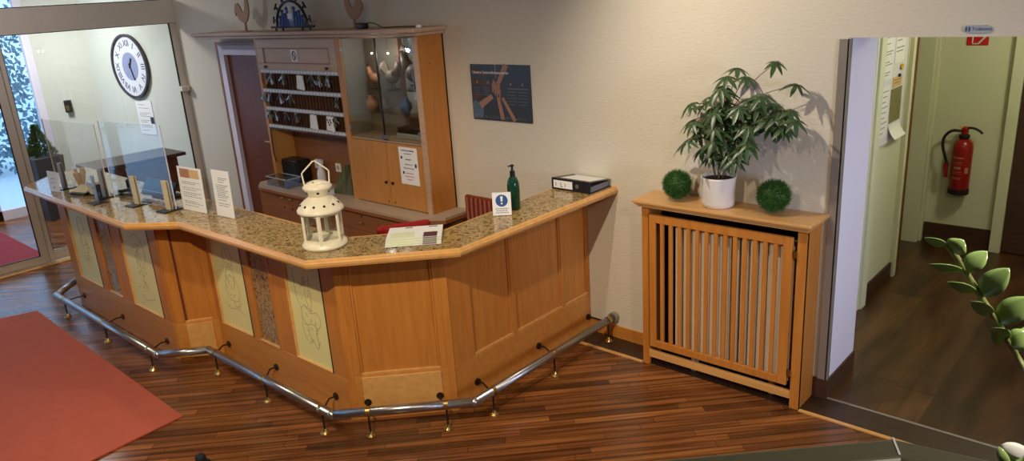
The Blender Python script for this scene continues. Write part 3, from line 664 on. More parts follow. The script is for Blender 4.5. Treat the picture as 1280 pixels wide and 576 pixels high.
# foot rail
fr = thing('foot_rail', 'polished steel foot rail running along the counter base', 'foot rail', (-4.4, 1.9, 0))
zr = 0.155
rl = [(-2.765, 3.985), (-2.765, 2.60), (-3.325, 2.035), (-4.735, 2.035), (-4.96, 1.79), (-6.86, 1.79), (-7.12, 2.05), (-7.16, 2.30)]
for p, q in zip(rl[:-1], rl[1:]):
    obj('rail_tube', tb([p+(zr,), q+(zr,)], 0.026, 16), 'steel', fr, smooth=True)
for p in rl[1:-1]:
    bm = B(); sphere(bm, p+(zr,), 0.0275, seg=16); obj('rail_elbow', bm, 'steel', fr, smooth=True)
obj('end_cap', tb([(-2.765, 3.965, zr), (-2.765, 3.999, zr)], 0.036, 20), 'alu_strip', fr)
sleeves = []
def bracket(si, s, rp):
    a, b, u, n = seg(si)
    p = a+u*s+n*0.018; p.z = 0.115
    q = Vector(rp+(zr,))
    bm = B(); tube(bm, [p-n*0.002, p+n*0.008], 0.022, 14); tube(bm, [p+n*0.006, p+n*0.05+Z*0.005, q-Z*0.015], 0.0055, 8)
    br = obj('bracket', bm, 'iron', fr)
    bm = B(); tube(bm, [q-Z*0.02, Vector((q.x, q.y, 0.02))], 0.006, 8); obj('foot_post', bm, 'iron', br)
    bm = B(); lathe(bm, [(0.028, 0.0), (0.028, 0.005), (0.016, 0.016), (0.010, 0.03)], (q.x, q.y, 0.0), 16); obj('foot_cap', bm, 'brass', br)
    return q
def onray(i, t):  # point on rail segment i
    p, q = Vector(rl[i]), Vector(rl[i+1]); v = p+(q-p)*t; return (v.x, v.y)
ss = []
for si, s, ri, t_ in ((0, 0.04, 0, 0.05), (0, 0.59, 0, 0.48), (0, 1.17, 0, 0.89), (1, 0.09, 1, 0.20), (1, 0.51, 1, 0.75), (2, 0.14, 2, 0.07), (2, 0.78, 2, 0.50), (2, 1.38, 2, 0.94), (4, 0.16, 4, 0.07), (4, 0.92, 4, 0.48), (4, 1.70, 4, 0.91), (5, 0.16, 5, 0.5)):
    if si == 5:
        continue
    q = bracket(si, s, onray(ri, t_)); p0, p1 = Vector(rl[ri]+(0,)), Vector(rl[ri+1]+(0,)); dv = (p1-p0).normalized()
    obj('rail_sleeve', tb([q-dv*0.012, q+dv*0.012], 0.0285, 16), 'brass', fr)

# ------------------------------------------------------------------ things on the counter
# lantern
lx, ly = -3.425, 2.215
la = thing('lantern', 'cream metal lantern with arched handle on the granite counter corner', 'lantern', (lx, ly, ZT), math.radians(57.1))
bm = B(); lathe(bm, [(0.118, 0.002), (0.122, 0.010), (0.122, 0.016), (0.116, 0.028), (0.108, 0.036)], n=48); obj('base', bm, 'lantern', la, local=True, smooth=False, bevel=0.002)
LR = math.radians(19)
def rot6(bm): bm.transform(Matrix.Rotation(LR, 4, 'Z')); return bm
bm = B()
for k in range(6):
    a = 2*PI*k/6+LR; c_, s_ = math.cos(a), math.sin(a)
    obox(bm, (0.109*c_, 0.109*s_, 0.115), (c_, s_, 0), (-s_, c_, 0), (0, 0, 1), 0.003, 0.0045, 0.085)
    for sg in (1, -1):
        e_ = a+sg*PI/3; tv = (Vector((math.cos(e_), math.sin(e_), 0))-Vector((c_, s_, 0))).normalized(); nv = Vector((tv.y, -tv.x, 0))
        obox(bm, Vector((0.109*c_, 0.109*s_, 0.115))+tv*0.0075, tv, nv, (0, 0, 1), 0.0042, 0.002, 0.083)
obj('frame_bars', bm, 'lantern', la, local=True)
bm = B(); lathe(bm, [(0.104, 0.030), (0.113, 0.030), (0.113, 0.052), (0.104, 0.052), (0.104, 0.030)], n=6, caps=False); obj('hexagon_rim', rot6(bm), 'lantern', la, local=True); bm = B(); lathe(bm, [(0.104, 0.184), (0.113, 0.184), (0.113, 0.200), (0.104, 0.200), (0.104, 0.184)], n=6, caps=False); obj('hexagon_rim', rot6(bm), 'lantern', la, local=True)
bm = B(); lathe(bm, [(0.107, 0.045), (0.107, 0.19)], n=6, caps=False); obj('glass_panes', rot6(bm), 'lantglass', la, local=True)
bm = B(); lathe(bm, [(0.118, 0.196), (0.124, 0.200), (0.124, 0.212), (0.118, 0.218), (0.104, 0.240), (0.080, 0.262), (0.056, 0.277), (0.050, 0.282)], n=48); obj('roof', bm, 'lantern', la, local=True, smooth=True)
bm = B(); lathe(bm, [(0.050, 0.280), (0.056, 0.290), (0.072, 0.318), (0.078, 0.326), (0.078, 0.333), (0.068, 0.343), (0.045, 0.356), (0.018, 0.364), (0.002, 0.366)], n=40); obj('cap', bm, 'lantern', la, local=True, smooth=True)
bm = B()
for k in range(12):
    a = 2*PI*k/12+0.2; R, zz = 0.1035, 0.243; nrm = Vector((math.cos(a)*0.65, math.sin(a)*0.65, 0.76)).normalized(); p = Vector((R*math.cos(a), R*math.sin(a), zz)); tube(bm, [p-nrm*0.004, p+nrm*0.0012], 0.0075, 5)
for k in range(6):
    a = 2*PI*k/6+0.5; nrm = Vector((math.cos(a), math.sin(a), -0.5)).normalized(); p = Vector((0.066*math.cos(a), 0.066*math.sin(a), 0.307)); tube(bm, [p-nrm*0.004, p+nrm*0.0015], 0.0075, 5)
p = Vector((0.032*math.cos(-2.2), 0.032*math.sin(-2.2), 0.360)); tube(bm, [p-Z*0.004, p+Z*0.002], 0.0055, 5)
obj('star_holes', bm, 'blackm', la, local=True)
bm = B(); hp = smoothpts([(-0.064, 0, 0.334), (-0.068, 0, 0.40), (-0.062, 0, 0.418), (0.0, 0, 0.468), (0.062, 0, 0.418), (0.068, 0, 0.40), (0.064, 0, 0.334)], 3); tube(bm, [(-0.064, 0, 0.334), (-0.070, 0, 0.408), (-0.060, 0, 0.42), (-0.006, 0, 0.468), (0.006, 0, 0.468), (0.060, 0, 0.42), (0.070, 0, 0.408), (0.064, 0, 0.334)], 0.0042, 8); obj('handle', bm, 'lantern', la, local=True)

# brochures fan
br = thing('brochure_stack', 'fanned stack of pale green brochures on the granite counter', 'brochures', (-3.08, 2.56, ZT), math.radians(44))
for k in range(7):
    bm = B(); z0 = 0.003+k*0.0035; sh = k*0.012
    vs = box(bm, -0.15, 0.15, -0.14+sh, 0.06+sh, z0, z0+0.0022); o = obj('leaflet', bm, ['white', 'brochure', 'white', 'brochure', 'white', 'brochure', 'white'][k], br, local=True)
    bm = B(); box(bm, 0.05, 0.125, -0.139+sh, -0.126+sh+(0.07 if k == 6 else 0), z0+0.0023, z0+0.0027); obj('printed_strip', bm, 'wine', o, local=True)
    bm = B(); box(bm, -0.13, 0.0, -0.138+sh, -0.127+sh+(0.09 if k == 6 else 0), z0+0.0023, z0+0.0027); obj('printed_tint', bm, 'brochure', o, local=True)
bm = B(); box(bm, -0.15, 0.15, 0.10, 0.135, 0.0263, 0.0266); obj('printed_band', bm, 'white', br, local=True)
bm = B(); box(bm, -0.06, -0.02, 0.106, 0.124, 0.0267, 0.0270); box(bm, 0.07, 0.12, 0.106, 0.124, 0.0267, 0.0270); obj('printed_words', bm, 'ink', br, local=True)

# menu cards
def menucard(pL, pR, z1, name, label, header, rows, tilt=0.03, group=None):
    pL, pR = Vector(pL+(0,)), Vector(pR+(0,)); u = (pR-pL).normalized(); n = Vector((u.y, -u.x, 0)); w_ = (pR-pL).length; h_ = z1-ZT
    uz = (Z - n*tilt).normalized(); nn = u.cross(uz)
    t = thing(name, label, 'table sign', (pL+pR)/2+Z*ZT, 0, group)
    o0 = pL+Z*(ZT+0.003)
    bm = B(); obox(bm, o0+u*w_/2+uz*h_/2, u, uz, nn, w_/2, h_/2, 0.0015); obj('card', bm, 'white', t)
    bm = B(); obox(bm, o0+u*w_/2-nn*0.03+Z*0.0, u, nn, Z, w_/2, 0.03, 0.0015); obox(bm, o0+u*w_/2-nn*0.004+uz*h_/2, u, uz, nn, w_/2+0.003, h_/2+0.002, 0.001); obj('acrylic_stand', bm, 'plexi', t)
    bm = B(); lines_on(bm, o0, u, uz, w_, rows, off=0.0018, seed=len(label)); obj('printing', bm, 'ink', t)
    if header:
        bm = B(); obox(bm, o0+u*w_*0.30+uz*h_*0.86+nn*0.0018, u, uz, nn, w_*0.20, h_*0.10, 0.0005); obj('printed_photo', bm, 'figure2', t)
        bm = B(); obox(bm, o0+u*w_*0.70+uz*h_*0.86+nn*0.0018, u, uz, nn, w_*0.20, h_*0.10, 0.0005); obj('printed_header', bm, 'tan', t)
    return t, o0, u, uz, nn
H_ = 0.285
menucard((-4.955, 2.155), (-4.68, 2.18), 1.378, 'menu_card', 'white info card with small photo header, larger of two upright cards', True, [(z*H_, .14, .9-.2*(i % 2), 0.004) for i, z in enumerate([.68, .64, .55, .50, .43, .39, .34, .22, .18, .12])])
menucard((-4.58, 2.20), (-4.39, 2.215), 1.385, 'menu_card', 'narrow all-white text card standing right of the photo-headed card', False, [(z*H_, .2 if i > 2 else .35, .85-.1*(i % 3), 0.0045) for i, z in enumerate([.88, .84, .79, .72, .68, .64, .60, .56, .52, .48, .44, .38, .30, .25])])
menucard((-6.53, 1.85), (-6.38, 1.87), 1.24, 'price_card', 'small white card standing at the far left end of the counter', False, [(.10, .3, .7, .005), (.07, .25, .75, .004), (.03, .4, .6, .01)])

# hygiene sign, bottle, binder
t, o0, u, uz, nn = menucard((-2.985, 3.09), (-2.90, 3.16), 1.222, 'mask_sign', 'small white mask-notice sign with blue circle beside the green bottle', False, [(.040, .15, .85, .005), (.028, .2, .8, .005), (.016, .15, .85, .005)], 0.08)
bm = B(); cc2 = o0+u*0.055+uz*0.088+nn*0.002
vs = [bm.verts.new(cc2+(u*math.cos(2*PI*k/32)+uz*math.sin(2*PI*k/32))*0.036) for k in range(32)]; bm.faces.new(vs); obj('blue_disc', bm, 'blue', t)
bm = B(); a_ = cc2+nn*0.0008
vs = [bm.verts.new(a_+u*x+uz*y) for x, y in ((-.005, -.006), (.005, -.006), (.008, .026), (-.008, .026))]; bm.faces.new(vs)
vs = [bm.verts.new(a_+(u*math.cos(2*PI*k/12)+uz*math.sin(2*PI*k/12))*0.0055-uz*0.017) for k in range(12)]; bm.faces.new(vs); obj('exclamation_mark', bm, 'white', t)
bo = thing('pump_bottle', 'dark green glass pump bottle on the counter near the wall', 'bottle', (-2.975, 3.27, ZT))
bm = B(); lathe(bm, [(0.030, 0.0), (0.035, 0.004), (0.037, 0.05), (0.0375, 0.10), (0.037, 0.15), (0.033, 0.175), (0.024, 0.195), (0.014, 0.203)], n=32); obj('bottle_body', bm, 'bottle', bo, local=True, smooth=True)
bm = B(); lathe(bm, [(0.016, 0.200), (0.016, 0.235), (0.008, 0.237), (0.006, 0.262), (0.012, 0.263), (0.012, 0.272), (0.004, 0.276)], n=20); tube(bm, [(0, 0, 0.267), (-0.015, -0.02, 0.266)], 0.005, 8); obj('pump_head', bm, 'black', bo, local=True)
bi = thing('ring_binder', 'black lever-arch binder with white spine label lying by the wall', 'binder', (-2.93, 3.86, ZT), 0)
Lf = Vector((-3.075, 3.765, 0)); Rf = Vector((-2.772, 3.752, 0))
bm = B(); box(bm, -3.075, -2.765, 3.757, 3.765, ZT+0.001, ZT+0.076); obj('spine', bm, 'black', bi, bevel=0.002)
bm = B(); box(bm, -3.075, -2.765, 3.765, 3.99, ZT+0.001, ZT+0.004); obj('back_cover', bm, 'black', bi)
bm = B(); vs = [bm.verts.new(p) for p in ((-3.075, 3.765, ZT+0.073), (-2.765, 3.765, ZT+0.073), (-2.765, 3.99, ZT+0.045), (-3.075, 3.99, ZT+0.045), (-3.075, 3.765, ZT+0.076), (-2.765, 3.765, ZT+0.076), (-2.765, 3.99, ZT+0.048), (-3.075, 3.99, ZT+0.048))]
for q in ((0, 1, 2, 3), (4, 5, 6, 7), (0, 1, 5, 4), (1, 2, 6, 5), (2, 3, 7, 6), (3, 0, 4, 7)): bm.faces.new([vs[i] for i in q])
obj('front_cover', bm, 'black', bi)
bm = B(); vs = [bm.verts.new(p) for p in ((-3.03, 3.79, ZT+0.0742), (-2.79, 3.79, ZT+0.0742), (-2.79, 3.98, ZT+0.0502), (-3.03, 3.98, ZT+0.0502))]; bm.faces.new(vs); obj('cover_sheet', bm, 'white', bi)
bm = B(); box(bm, -3.05, -2.765+(-0.01), 3.77, 3.98, ZT+0.005, ZT+0.040); obj('paper_block', bm, 'ink', bi)
bm = B(); box(bm, -3.058, -2.905, 3.7555, 3.757, ZT+0.014, ZT+0.064); obj('spine_label', bm, 'white', bi)
bm = B(); box(bm, -3.04, -3.036, 3.7548, 3.7556, ZT+0.025, ZT+0.05); box(bm, -3.0, -2.996, 3.7548, 3.7556, ZT+0.022, ZT+0.052); box(bm, -2.996, -2.982, 3.7548, 3.7556, ZT+0.022, ZT+0.026); box(bm, -2.965, -2.961, 3.7548, 3.7556, ZT+0.022, ZT+0.046); obj('label_marks', bm, 'inkd', bi)
bm = B(); tube(bm, [(-2.865, 3.756, ZT+0.04), (-2.865, 3.752, ZT+0.04)], 0.014, 20); obj('finger_ring', bm, 'steel', bi)

# acrylic screens with stands
def screen(p, q, z1, stands, label):
    p, q = Vector(p+(0,)), Vector(q+(0,)); u = (q-p).normalized(); n = Vector((u.y, -u.x, 0)); w_ = (q-p).length
    t = thing('acrylic_screen', label, 'screen', (p+q)/2+Z*ZT, 0, None)
    bm = B(); obox(bm, (p+q)/2+Z*(ZT+0.012+(z1-ZT)/2), u, n, Z, w_/2, 0.003, (z1-ZT-0.01)/2); obj('clear_pane', bm, 'plexi', t)
    for e in (p, q):
        bm = B(); obox(bm, e+Z*(ZT+0.012+(z1-ZT)/2), u, n, Z, 0.0008, 0.0035, (z1-ZT-0.01)/2); obj('polished_edge', bm, 'clockface', t)
    for s, mt in stands:
        c = p+u*s
        bm = B(); obox(bm, c+Z*(ZT+0.105)+n*0.008, u, n, Z, 0.026, 0.004, 0.10); obox(bm, c+Z*(ZT+0.105)-n*0.008, u, n, Z, 0.026, 0.004, 0.10)
        st = obj('stand', bm, mt, t, bevel=0.002)
        bm = B(); obox(bm, c+Z*(ZT+0.004), u, n, Z, 0.055, 0.07, 0.0035); obj('base_plate', bm, 'black', st, bevel=0.002)
    return t
screen((-5.68, 2.0), (-4.94, 2.10), 1.655, [(0.29, 'beige'), (0.67, 'beige')], 'clear acrylic screen with two beige uprights, nearer the cards')
screen((-6.62, 1.935), (-5.80, 2.01), 1.62, [(0.12, 'alu_strip'), (0.76, 'alu_strip')], 'clear acrylic screen standing at the left end of the counter')
t = thing('sign_bracket', 'shiny pale metal upright on the counter left of beige stands', 'bracket', (-5.74, 1.90, ZT))
obj('upright', bxs((-5.765, -5.715, 1.896, 1.904, ZT+0.005, ZT+0.20)), 'steel', t, bevel=0.002); obj('arm', tb([(-5.74, 1.90, ZT+0.11), (-5.86, 1.90, ZT+0.13)], 0.009), 'steel', t); obj('base_plate', bxs((-5.80, -5.68, 1.85, 1.95, ZT, ZT+0.005)), 'black', t)
# slanted display on the counter
t = thing('counter_display', 'black slanted display on the counter between the beige screen stands', 'display', (-5.40, 2.24, ZT))
bm = B(); obox(bm, (-5.42, 2.215, ZT+0.072), (1, 0.08, 0), (0, 0.55, 1), (0, -1, 0.55), 0.205, 0.062, 0.010); obj('display_panel', bm, 'black', t, bevel=0.004)
bm = B(); obox(bm, (-5.42, 2.194, ZT+0.048), (1, 0.08, 0), (0, 0.55, 1), (0, -1, 0.55), 0.20, 0.0018, 0.0115); obj('silver_line', bm, 'steel', t)
bm = B(); obox(bm, (-5.42, 2.27, ZT+0.006), (1, 0.08, 0), (0, 1, 0), (0, 0, 1), 0.12, 0.06, 0.0055); obox(bm, (-5.42, 2.275, ZT+0.04), (1, 0.08, 0), (0, 1, 0), (0, 0, 1), 0.03, 0.010, 0.035); obj('foot', bm, 'blackm', t)
# jar with yellow things, pad, tape dispenser, cup
t = thing('pencil_jar', 'clear jar holding yellow sticks behind the small card', 'jar', (-6.36, 2.02, ZT))
bm = B(); lathe(bm, [(0.045, 0.002), (0.05, 0.01), (0.05, 0.09)], n=24, caps=False); obj('jar_wall', bm, 'plexi', t, local=True, smooth=True)
for k, (dx, dy, lz) in enumerate([(-0.06, 0.0, .15), (-0.03, 0.03, .16), (0.02, -.01, .13), (0.06, 0.02, .16), (0.0, 0.03, .12), (-.045, -.02, .12), (.04, .03, .14)]):
    obj('yellow_stick', tb([(dx*0.3, dy*0.3, 0.006), (dx, dy, lz)], [0.007, 0.011], 8), 'yellow', t, local=True)
t = thing('memo_pad', 'beige memo pad on a sloping black holder behind the acrylic screen', 'memo pad', (-6.15, 1.96, ZT), 0.3)
bm = B(); obox(bm, (0, 0, 0.040), (1, 0, 0), (0, 1, 0.4), (0, -0.4, 1), 0.075, 0.05, 0.005); obj('pad', bm, 'beige', t, local=True)
bm = B(); obox(bm, (0, 0, 0.0165), (1, 0, 0), (0, 1, 0.12), (0, -0.12, 1), 0.085, 0.06, 0.008); obj('holder', bm, 'black', t, local=True)
t = thing('tape_dispenser', 'cream and black desktop tape dispenser beside the memo pad', 'tape dispenser', (-5.98, 2.0, ZT), 0.2)
bm = B(); obox(bm, (0, 0, 0.02), (1, 0, 0), (0, 1, 0), (0, 0, 1), 0.08, 0.03, 0.019); obj('dispenser_base', bm, 'black', t, local=True, bevel=0.005)
bm = B(); tube(bm, [(-0.03, -0.032, 0.055), (-0.03, 0.032, 0.055)], 0.042, 24); obj('cream_side', bm, 'beige', t, local=True)
bm = B(); tube(bm, [(0.035, -0.026, 0.05), (0.035, 0.026, 0.05)], 0.04, 24); obj('tape_roll', bm, 'blackm', t, local=True)
t = thing('stapler', 'black stapler lying behind the tape dispenser', 'stapler', (-5.76, 2.12, ZT), 0.5)
obj('stapler_body', bxs((-0.07, 0.07, -0.016, 0.016, 0.0, 0.016)), 'black', t, local=True); bm = B(); obox(bm, (0, 0, 0.038), (1, 0, 0.12), (0, 1, 0), (-0.12, 0, 1), 0.07, 0.013, 0.012); obj('stapler_arm', bm, 'black', t, local=True, bevel=0.004)
t = thing('pen_cup', 'black pen cup with pens on the left part of the counter', 'pen cup', (-5.86, 2.2, ZT))
bm = B(); lathe(bm, [(0.035, 0), (0.038, 0.09), (0.034, 0.09), (0.031, 0.004)], n=20); obj('cup', bm, 'black', t, local=True)
for k in range(4): obj('pen', tb([(0.012*math.cos(k*1.7), 0.012*math.sin(k*1.7), 0.01), (0.03*math.cos(k*1.7), 0.03*math.sin(k*1.7), 0.15+0.01*k)], 0.004, 6), ['inkd', 'black', 'yellow', 'inkd'][k], t, local=True)

# ------------------------------------------------------------------ wall unit
desk = thing('back_desk', 'long low wooden desk cabinet with grey top along the back wall', 'desk', (-5.3, 3.8, 0))
bm = B(); prism(bm, [(-6.62, 3.995), (-6.62, 3.66), (-6.50, 3.57), (-4.32, 3.57), (-4.10, 3.72), (-4.10, 3.995)][::1], 0.712, 0.735); obj('desk_top', bm, 'laminate', desk)
bm = B(); prism(bm, [(-6.625, 3.995), (-6.625, 3.655), (-6.502, 3.562), (-4.315, 3.562), (-4.092, 3.715), (-4.092, 3.995)][::1], 0.690, 0.716); obj('desk_edge', bm, 'oak_niche', desk)
bm = B(); box(bm, -6.56, -4.36, 3.62, 3.99, 0.06, 0.69); obj('desk_carcass', bm, 'oak_niche', desk)
def pull(x, z, parent):
    bm = B(); tube(bm, [(x-0.025, 3.60, z), (x-0.025, 3.585, z), (x+0.025, 3.585, z), (x+0.025, 3.60, z)], 0.005, 8); obj('handle', bm, 'brass', parent)
def lock(x, z, parent): obj('lock', tb([(x, 3.602, z), (x, 3.597, z)], 0.010, 12), 'iron', parent)
for x0, x1, hx in ((-6.555, -6.085, -6.15), (-6.08, -5.61, -6.015)):
    o = obj('door', bxs((x0, x1, 3.60, 3.62, 0.08, 0.685)), 'oak_niche', desk, bevel=0.003); pull(hx, 0.655, o); lock(hx, 0.56, o)
for x0, x1 in ((-5.605, -5.195), (-5.19, -4.775)):
    for z0, z1 in ((0.08, 0.33), (0.335, 0.52), (0.525, 0.685)):
        o = obj('drawer', bxs((x0, x1, 3.60, 3.62, z0, z1)), 'oak_niche', desk, bevel=0.003); pull((x0+x1)/2, (z0+z1)/2-0.01, o); lock((x0+x1)/2, (z0+z1)/2+0.045, o)
o = obj('door', bxs((-4.77, -4.365, 3.60, 3.62, 0.08, 0.685)), 'oak_niche', desk, bevel=0.003); pull(-4.70, 0.62, o)

cab = thing('key_cabinet', 'tall beech cabinet unit with key rack niche and glass display', 'cabinet', (-5.35, 3.86, 0.735))
YF = 3.74
obj('crown_moulding', (lambda bm: (prism(bm, [(-7.50, 3.995), (-7.50, 3.67), (-4.20, 3.67), (-4.20, 3.995)], 2.10, 2.13), prism(bm, [(-7.48, 3.995), (-7.48, 3.69), (-4.22, 3.69), (-4.22, 3.995)], 2.075, 2.10), bm)[2])(B()), 'oak_pale', cab, bevel=0.006)
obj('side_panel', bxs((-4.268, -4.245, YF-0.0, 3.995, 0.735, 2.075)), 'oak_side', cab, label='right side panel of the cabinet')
obj('side_panel', bxs((-6.47, -6.43, YF, 3.995, 0.735, 2.075)), 'oak_cab', cab)
obj('divider', bxs((-5.235, -5.175, YF-0.005, 3.99, 0.735, 2.075)), 'oak_cab', cab)
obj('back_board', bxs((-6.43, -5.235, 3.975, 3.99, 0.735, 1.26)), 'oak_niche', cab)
obj('front_post', bxs((-4.295, -4.245, YF-0.012, YF, 0.735, 2.075)), 'oak_pale', cab)
# flap door above key rack
fl = obj('flap_door', bxs((-6.43, -5.24, YF, YF+0.02, 1.80, 2.07)), 'oak_pale', cab)
obj('flap_frame', bxs((-6.43, -5.24, YF-0.008, YF, 1.80, 1.855), (-6.43, -5.24, YF-0.008, YF, 1.99, 2.07), (-6.43, -6.335, YF-0.008, YF, 1.855, 1.99), (-5.33, -5.24, YF-0.008, YF, 1.855, 1.99)), 'oak_pale', fl, bevel=0.003)
obj('flap_bead', bxs((-6.335, -6.315, YF-0.004, YF, 1.855, 1.99), (-6.335, -5.33, YF-0.004, YF, 1.855, 1.865), (-6.335, -5.33, YF-0.004, YF, 1.98, 1.99), (-5.345, -5.33, YF-0.004, YF, 1.855, 1.99)), 'oak_niche', fl)
for x in (-6.30, -5.37): obj('knob', tb([(x, YF-0.008, 1.826), (x, YF-0.03, 1.826)], [0.008, 0.014], 12), 'iron', fl)
# no smoking plate on flap
t = thing('pictogram_plate', 'small white no-smoking plate on the flap above the key rack', 'sign', (-5.84, YF-0.001, 1.88))
obj('plate', bxs((-5.89, -5.80, YF-0.004, YF-0.001, 1.875, 1.975)), 'white', t)
bm = B()
for k in range(28):
    a0, a1 = 2*PI*k/28, 2*PI*(k+1)/28; p = Vector((-5.845+0.026*math.cos(a0), YF-0.005, 1.925+0.036*math.sin(a0))); q = Vector((-5.845+0.026*math.cos(a1), YF-0.005, 1.925+0.036*math.sin(a1))); obox(bm, (p+q)/2, q-p, (0, 1, 0), (q-p).cross(Vector((0, 1, 0))), (q-p).length/2+0.001, 0.0008, 0.004)
p, q = Vector((-5.863, YF-0.005, 1.95)), Vector((-5.827, YF-0.005, 1.90)); obox(bm, (p+q)/2, q-p, (0, 1, 0), (q-p).cross(Vector((0, 1, 0))), 0.032, 0.0008, 0.004)
obj('symbol', bm, 'inkd', t)
# key rack
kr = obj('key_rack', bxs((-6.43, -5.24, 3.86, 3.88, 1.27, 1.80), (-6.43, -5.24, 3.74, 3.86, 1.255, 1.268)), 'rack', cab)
bm = B()
for r in range(3):
    for k in range(26):
        x = -6.42+k*1.17/25.0; box(bm, x-0.003, x+0.003, 3.775, 3.86, 1.295+r*0.163, 1.43+r*0.163)
obj('slot_dividers', bm, 'rack', kr)
for z in (1.785, 1.61, 1.447, 1.283):
    rr = obj('number_rail', bxs((-6.43, -5.24, YF, YF+0.012, z-0.018, z+0.016)), 'signgrey', kr)
    bm = B()
    for k in range(24):
        x = -6.405+k*0.049; box(bm, x-0.018, x+0.018, YF-0.002, YF, z-0.010, z+0.010)
    obj('number_tag_strip', bm, 'clockface', rr)
# key bunches
def keybunch(x, z, s=1.0, tagc='keym', seed=0):
    rnd = random.Random(seed); t = thing('key_bunch', KL[seed], 'keys', (x, 3.725, z), 0, 'room keys hanging in the key rack')
    obj('ring', tb([(0.014*math.cos(a)*s, 0, -0.012+0.014*math.sin(a)*s) for a in [k*PI/5 for k in range(11)]], 0.0022, 6), 'steel', t, local=True)
    for k in range(6):
        a = rnd.uniform(-1.1, 1.1); p = Vector((math.sin(a)*0.016, rnd.uniform(-.008, .006), -0.026)); d = Vector((math.sin(a), 0, -math.cos(a)))
        bm = B(); obox(bm, p+d*0.012, d, (0, 1, 0), d.cross(Vector((0, 1, 0))), 0.011*s, 0.0015, 0.010*s); obox(bm, p+d*0.040, d, (0, 1, 0), d.cross(Vector((0, 1, 0))), 0.022*s, 0.0015, 0.0045*s); obox(bm, p+d*0.052+d.cross(Vector((0, 1, 0)))*0.005, d, (0, 1, 0), d.cross(Vector((0, 1, 0))), 0.007*s, 0.0012, 0.004*s)
        obj('key', bm, ['keym', 'iron', 'steel', 'iron', 'keym', 'iron'][k], t, local=True)
    bm = B(); lathe(bm, [(0.004, -0.085*s), (0.010*s, -0.080*s), (0.010*s, -0.055*s), (0.004, -0.028)], n=10); obj('fob', bm, tagc, t, local=True)
    return t
spots = [(-6.33, 1.765, 'top row, far left'), (-6.24, 1.765, 'top row, second from left'), (-5.62, 1.765, 'top row, right of the paper slip'), (-5.38, 1.765, 'top row, far right'),
         (-6.40, 1.595, 'second row, far left'), (-6.14, 1.595, 'second row, left of middle'), (-5.98, 1.595, 'second row, middle'), (-5.29, 1.595, 'second row, far right'),
         (-6.36, 1.435, 'third row, far left'), (-6.25, 1.435, 'third row, second from left'), (-6.10, 1.435, 'third row, third from left'), (-5.93, 1.435, 'third row, left of the white pouches')]
spots += [(-6.05, 1.765, 'top row, left of the paper slip'), (-5.50, 1.765, 'top row, second from right'), (-6.31, 1.595, 'second row, second from left'), (-5.36, 1.435, 'third row, right of the white pouches')]
KL = ['bunch of room keys on the rack, '+s[2] for s in spots]
for i, (x, z, _) in enumerate(spots): keybunch(x, z, 1.15, ['keym', 'steel', 'iron', 'figure'][i % 4], i)
for x, z, nm, lab, mt in ((-5.78, 1.765, 'paper_slip', 'white paper slip hanging in the top row of the key rack', 'white'), (-5.66, 1.43, 'cloth_pouch', 'plain white pouch in the bottom key row', 'white'), (-5.42, 1.43, 'cloth_pouch', 'white pouch with dark blue print in the bottom key row', 'white')):
    bm = B(); yprism(bm, [(-0.055, -0.12), (0.045, -0.13), (0.035, -0.005), (-0.035, 0.0)], -0.012, 0.010); o = obj(nm, bm, mt, loc=(x, 3.722, z), local=True, bevel=0.005); tagp(o, lab, 'pouch' if 'pouch' in nm else 'paper')
    if 'blue' in lab:
        bm = B(); 
        for k in range(5): sphere(bm, (-0.02+0.012*k, -0.014, -0.03-0.02*(k % 3)), 0.010, sy=0.2, seg=8)
        obj('printed_pattern', bm, 'inkd', o, local=True)
# display section
obj('display_floor', bxs((-5.175, -4.268, YF+0.01, 3.99, 1.262, 1.285)), 'laminate', cab)
obj('mirror_back', bxs((-4.725, -4.268, 3.972, 3.98, 1.285, 2.07)), 'mirror', cab)
obj('reflection_lining', bxs((-5.175, -5.168, YF+0.012, 3.97, 1.285, 2.06)), 'umberp', cab)  # added grey cladding that imitates the reflection in the door glass
obj('display_back', bxs((-5.175, -4.725, 3.968, 3.98, 1.285, 2.06)), 'umberp', cab)
obj('centre_strut', bxs((-4.735, -4.715, 3.95, 3.972, 1.285, 2.06)), 'oak_niche', cab)
for x in (-4.856, -4.66):  # added glowing dots on stems, standing in for lamp reflections in the glass
    sp = obj('added_stem', tb([(x, 3.80, 2.06), (x, 3.80, 1.95)], 0.0015, 6), 'iron', cab)
    bm = B(); sphere(bm, (x, 3.80, 1.945), 0.008, seg=12); obj('reflection_dot', bm, 'glint', sp)
    light('POINT', 'display_fill', (x, 3.775, 1.93), 1.3, (0.95, 0.95, 1.0), 0.012)  # added light that brightens the display interior
obj('back_board', bxs((-5.235, -4.245, 3.982, 3.994, 0.735, 2.075)), 'oak_niche', cab)
obj('top_board', bxs((-6.43, -4.268, YF+0.002, 3.97, 2.06, 2.075)), 'oak_pale', cab)
obj('glass_shelf', bxs((-5.17, -4.27, 3.79, 3.97, 1.655, 1.662)), 'plexi', cab)
obj('glass_shelf', bxs((-5.17, -4.27, 3.79, 3.97, 1.475, 1.482)), 'plexi', cab)
for x0, x1, hx in ((-5.172, -4.732, -5.16), (-4.726, -4.298, -4.31)):
    o = obj('glass_door', bxs((x0, x1, YF-0.004, YF+0.001, 1.278, 2.062)), 'dispglass', cab, label='glass display door')
    obj('hinge', bxs((hx-0.012, hx+0.012, YF-0.012, YF-0.002, 1.96, 1.99), (hx-0.012, hx+0.012, YF-0.012, YF-0.002, 1.34, 1.37)), 'steel', o)
    obj('door_edge', bxs(((x1-0.004) if hx < -5 else x0, x1 if hx < -5 else x0+0.004, YF-0.006, YF+0.002, 1.278, 2.062)), 'gasket', o)
obj('door_lock', bxs((-4.765, -4.695, YF-0.014, YF-0.004, 1.29, 1.32)), 'steel', cab)
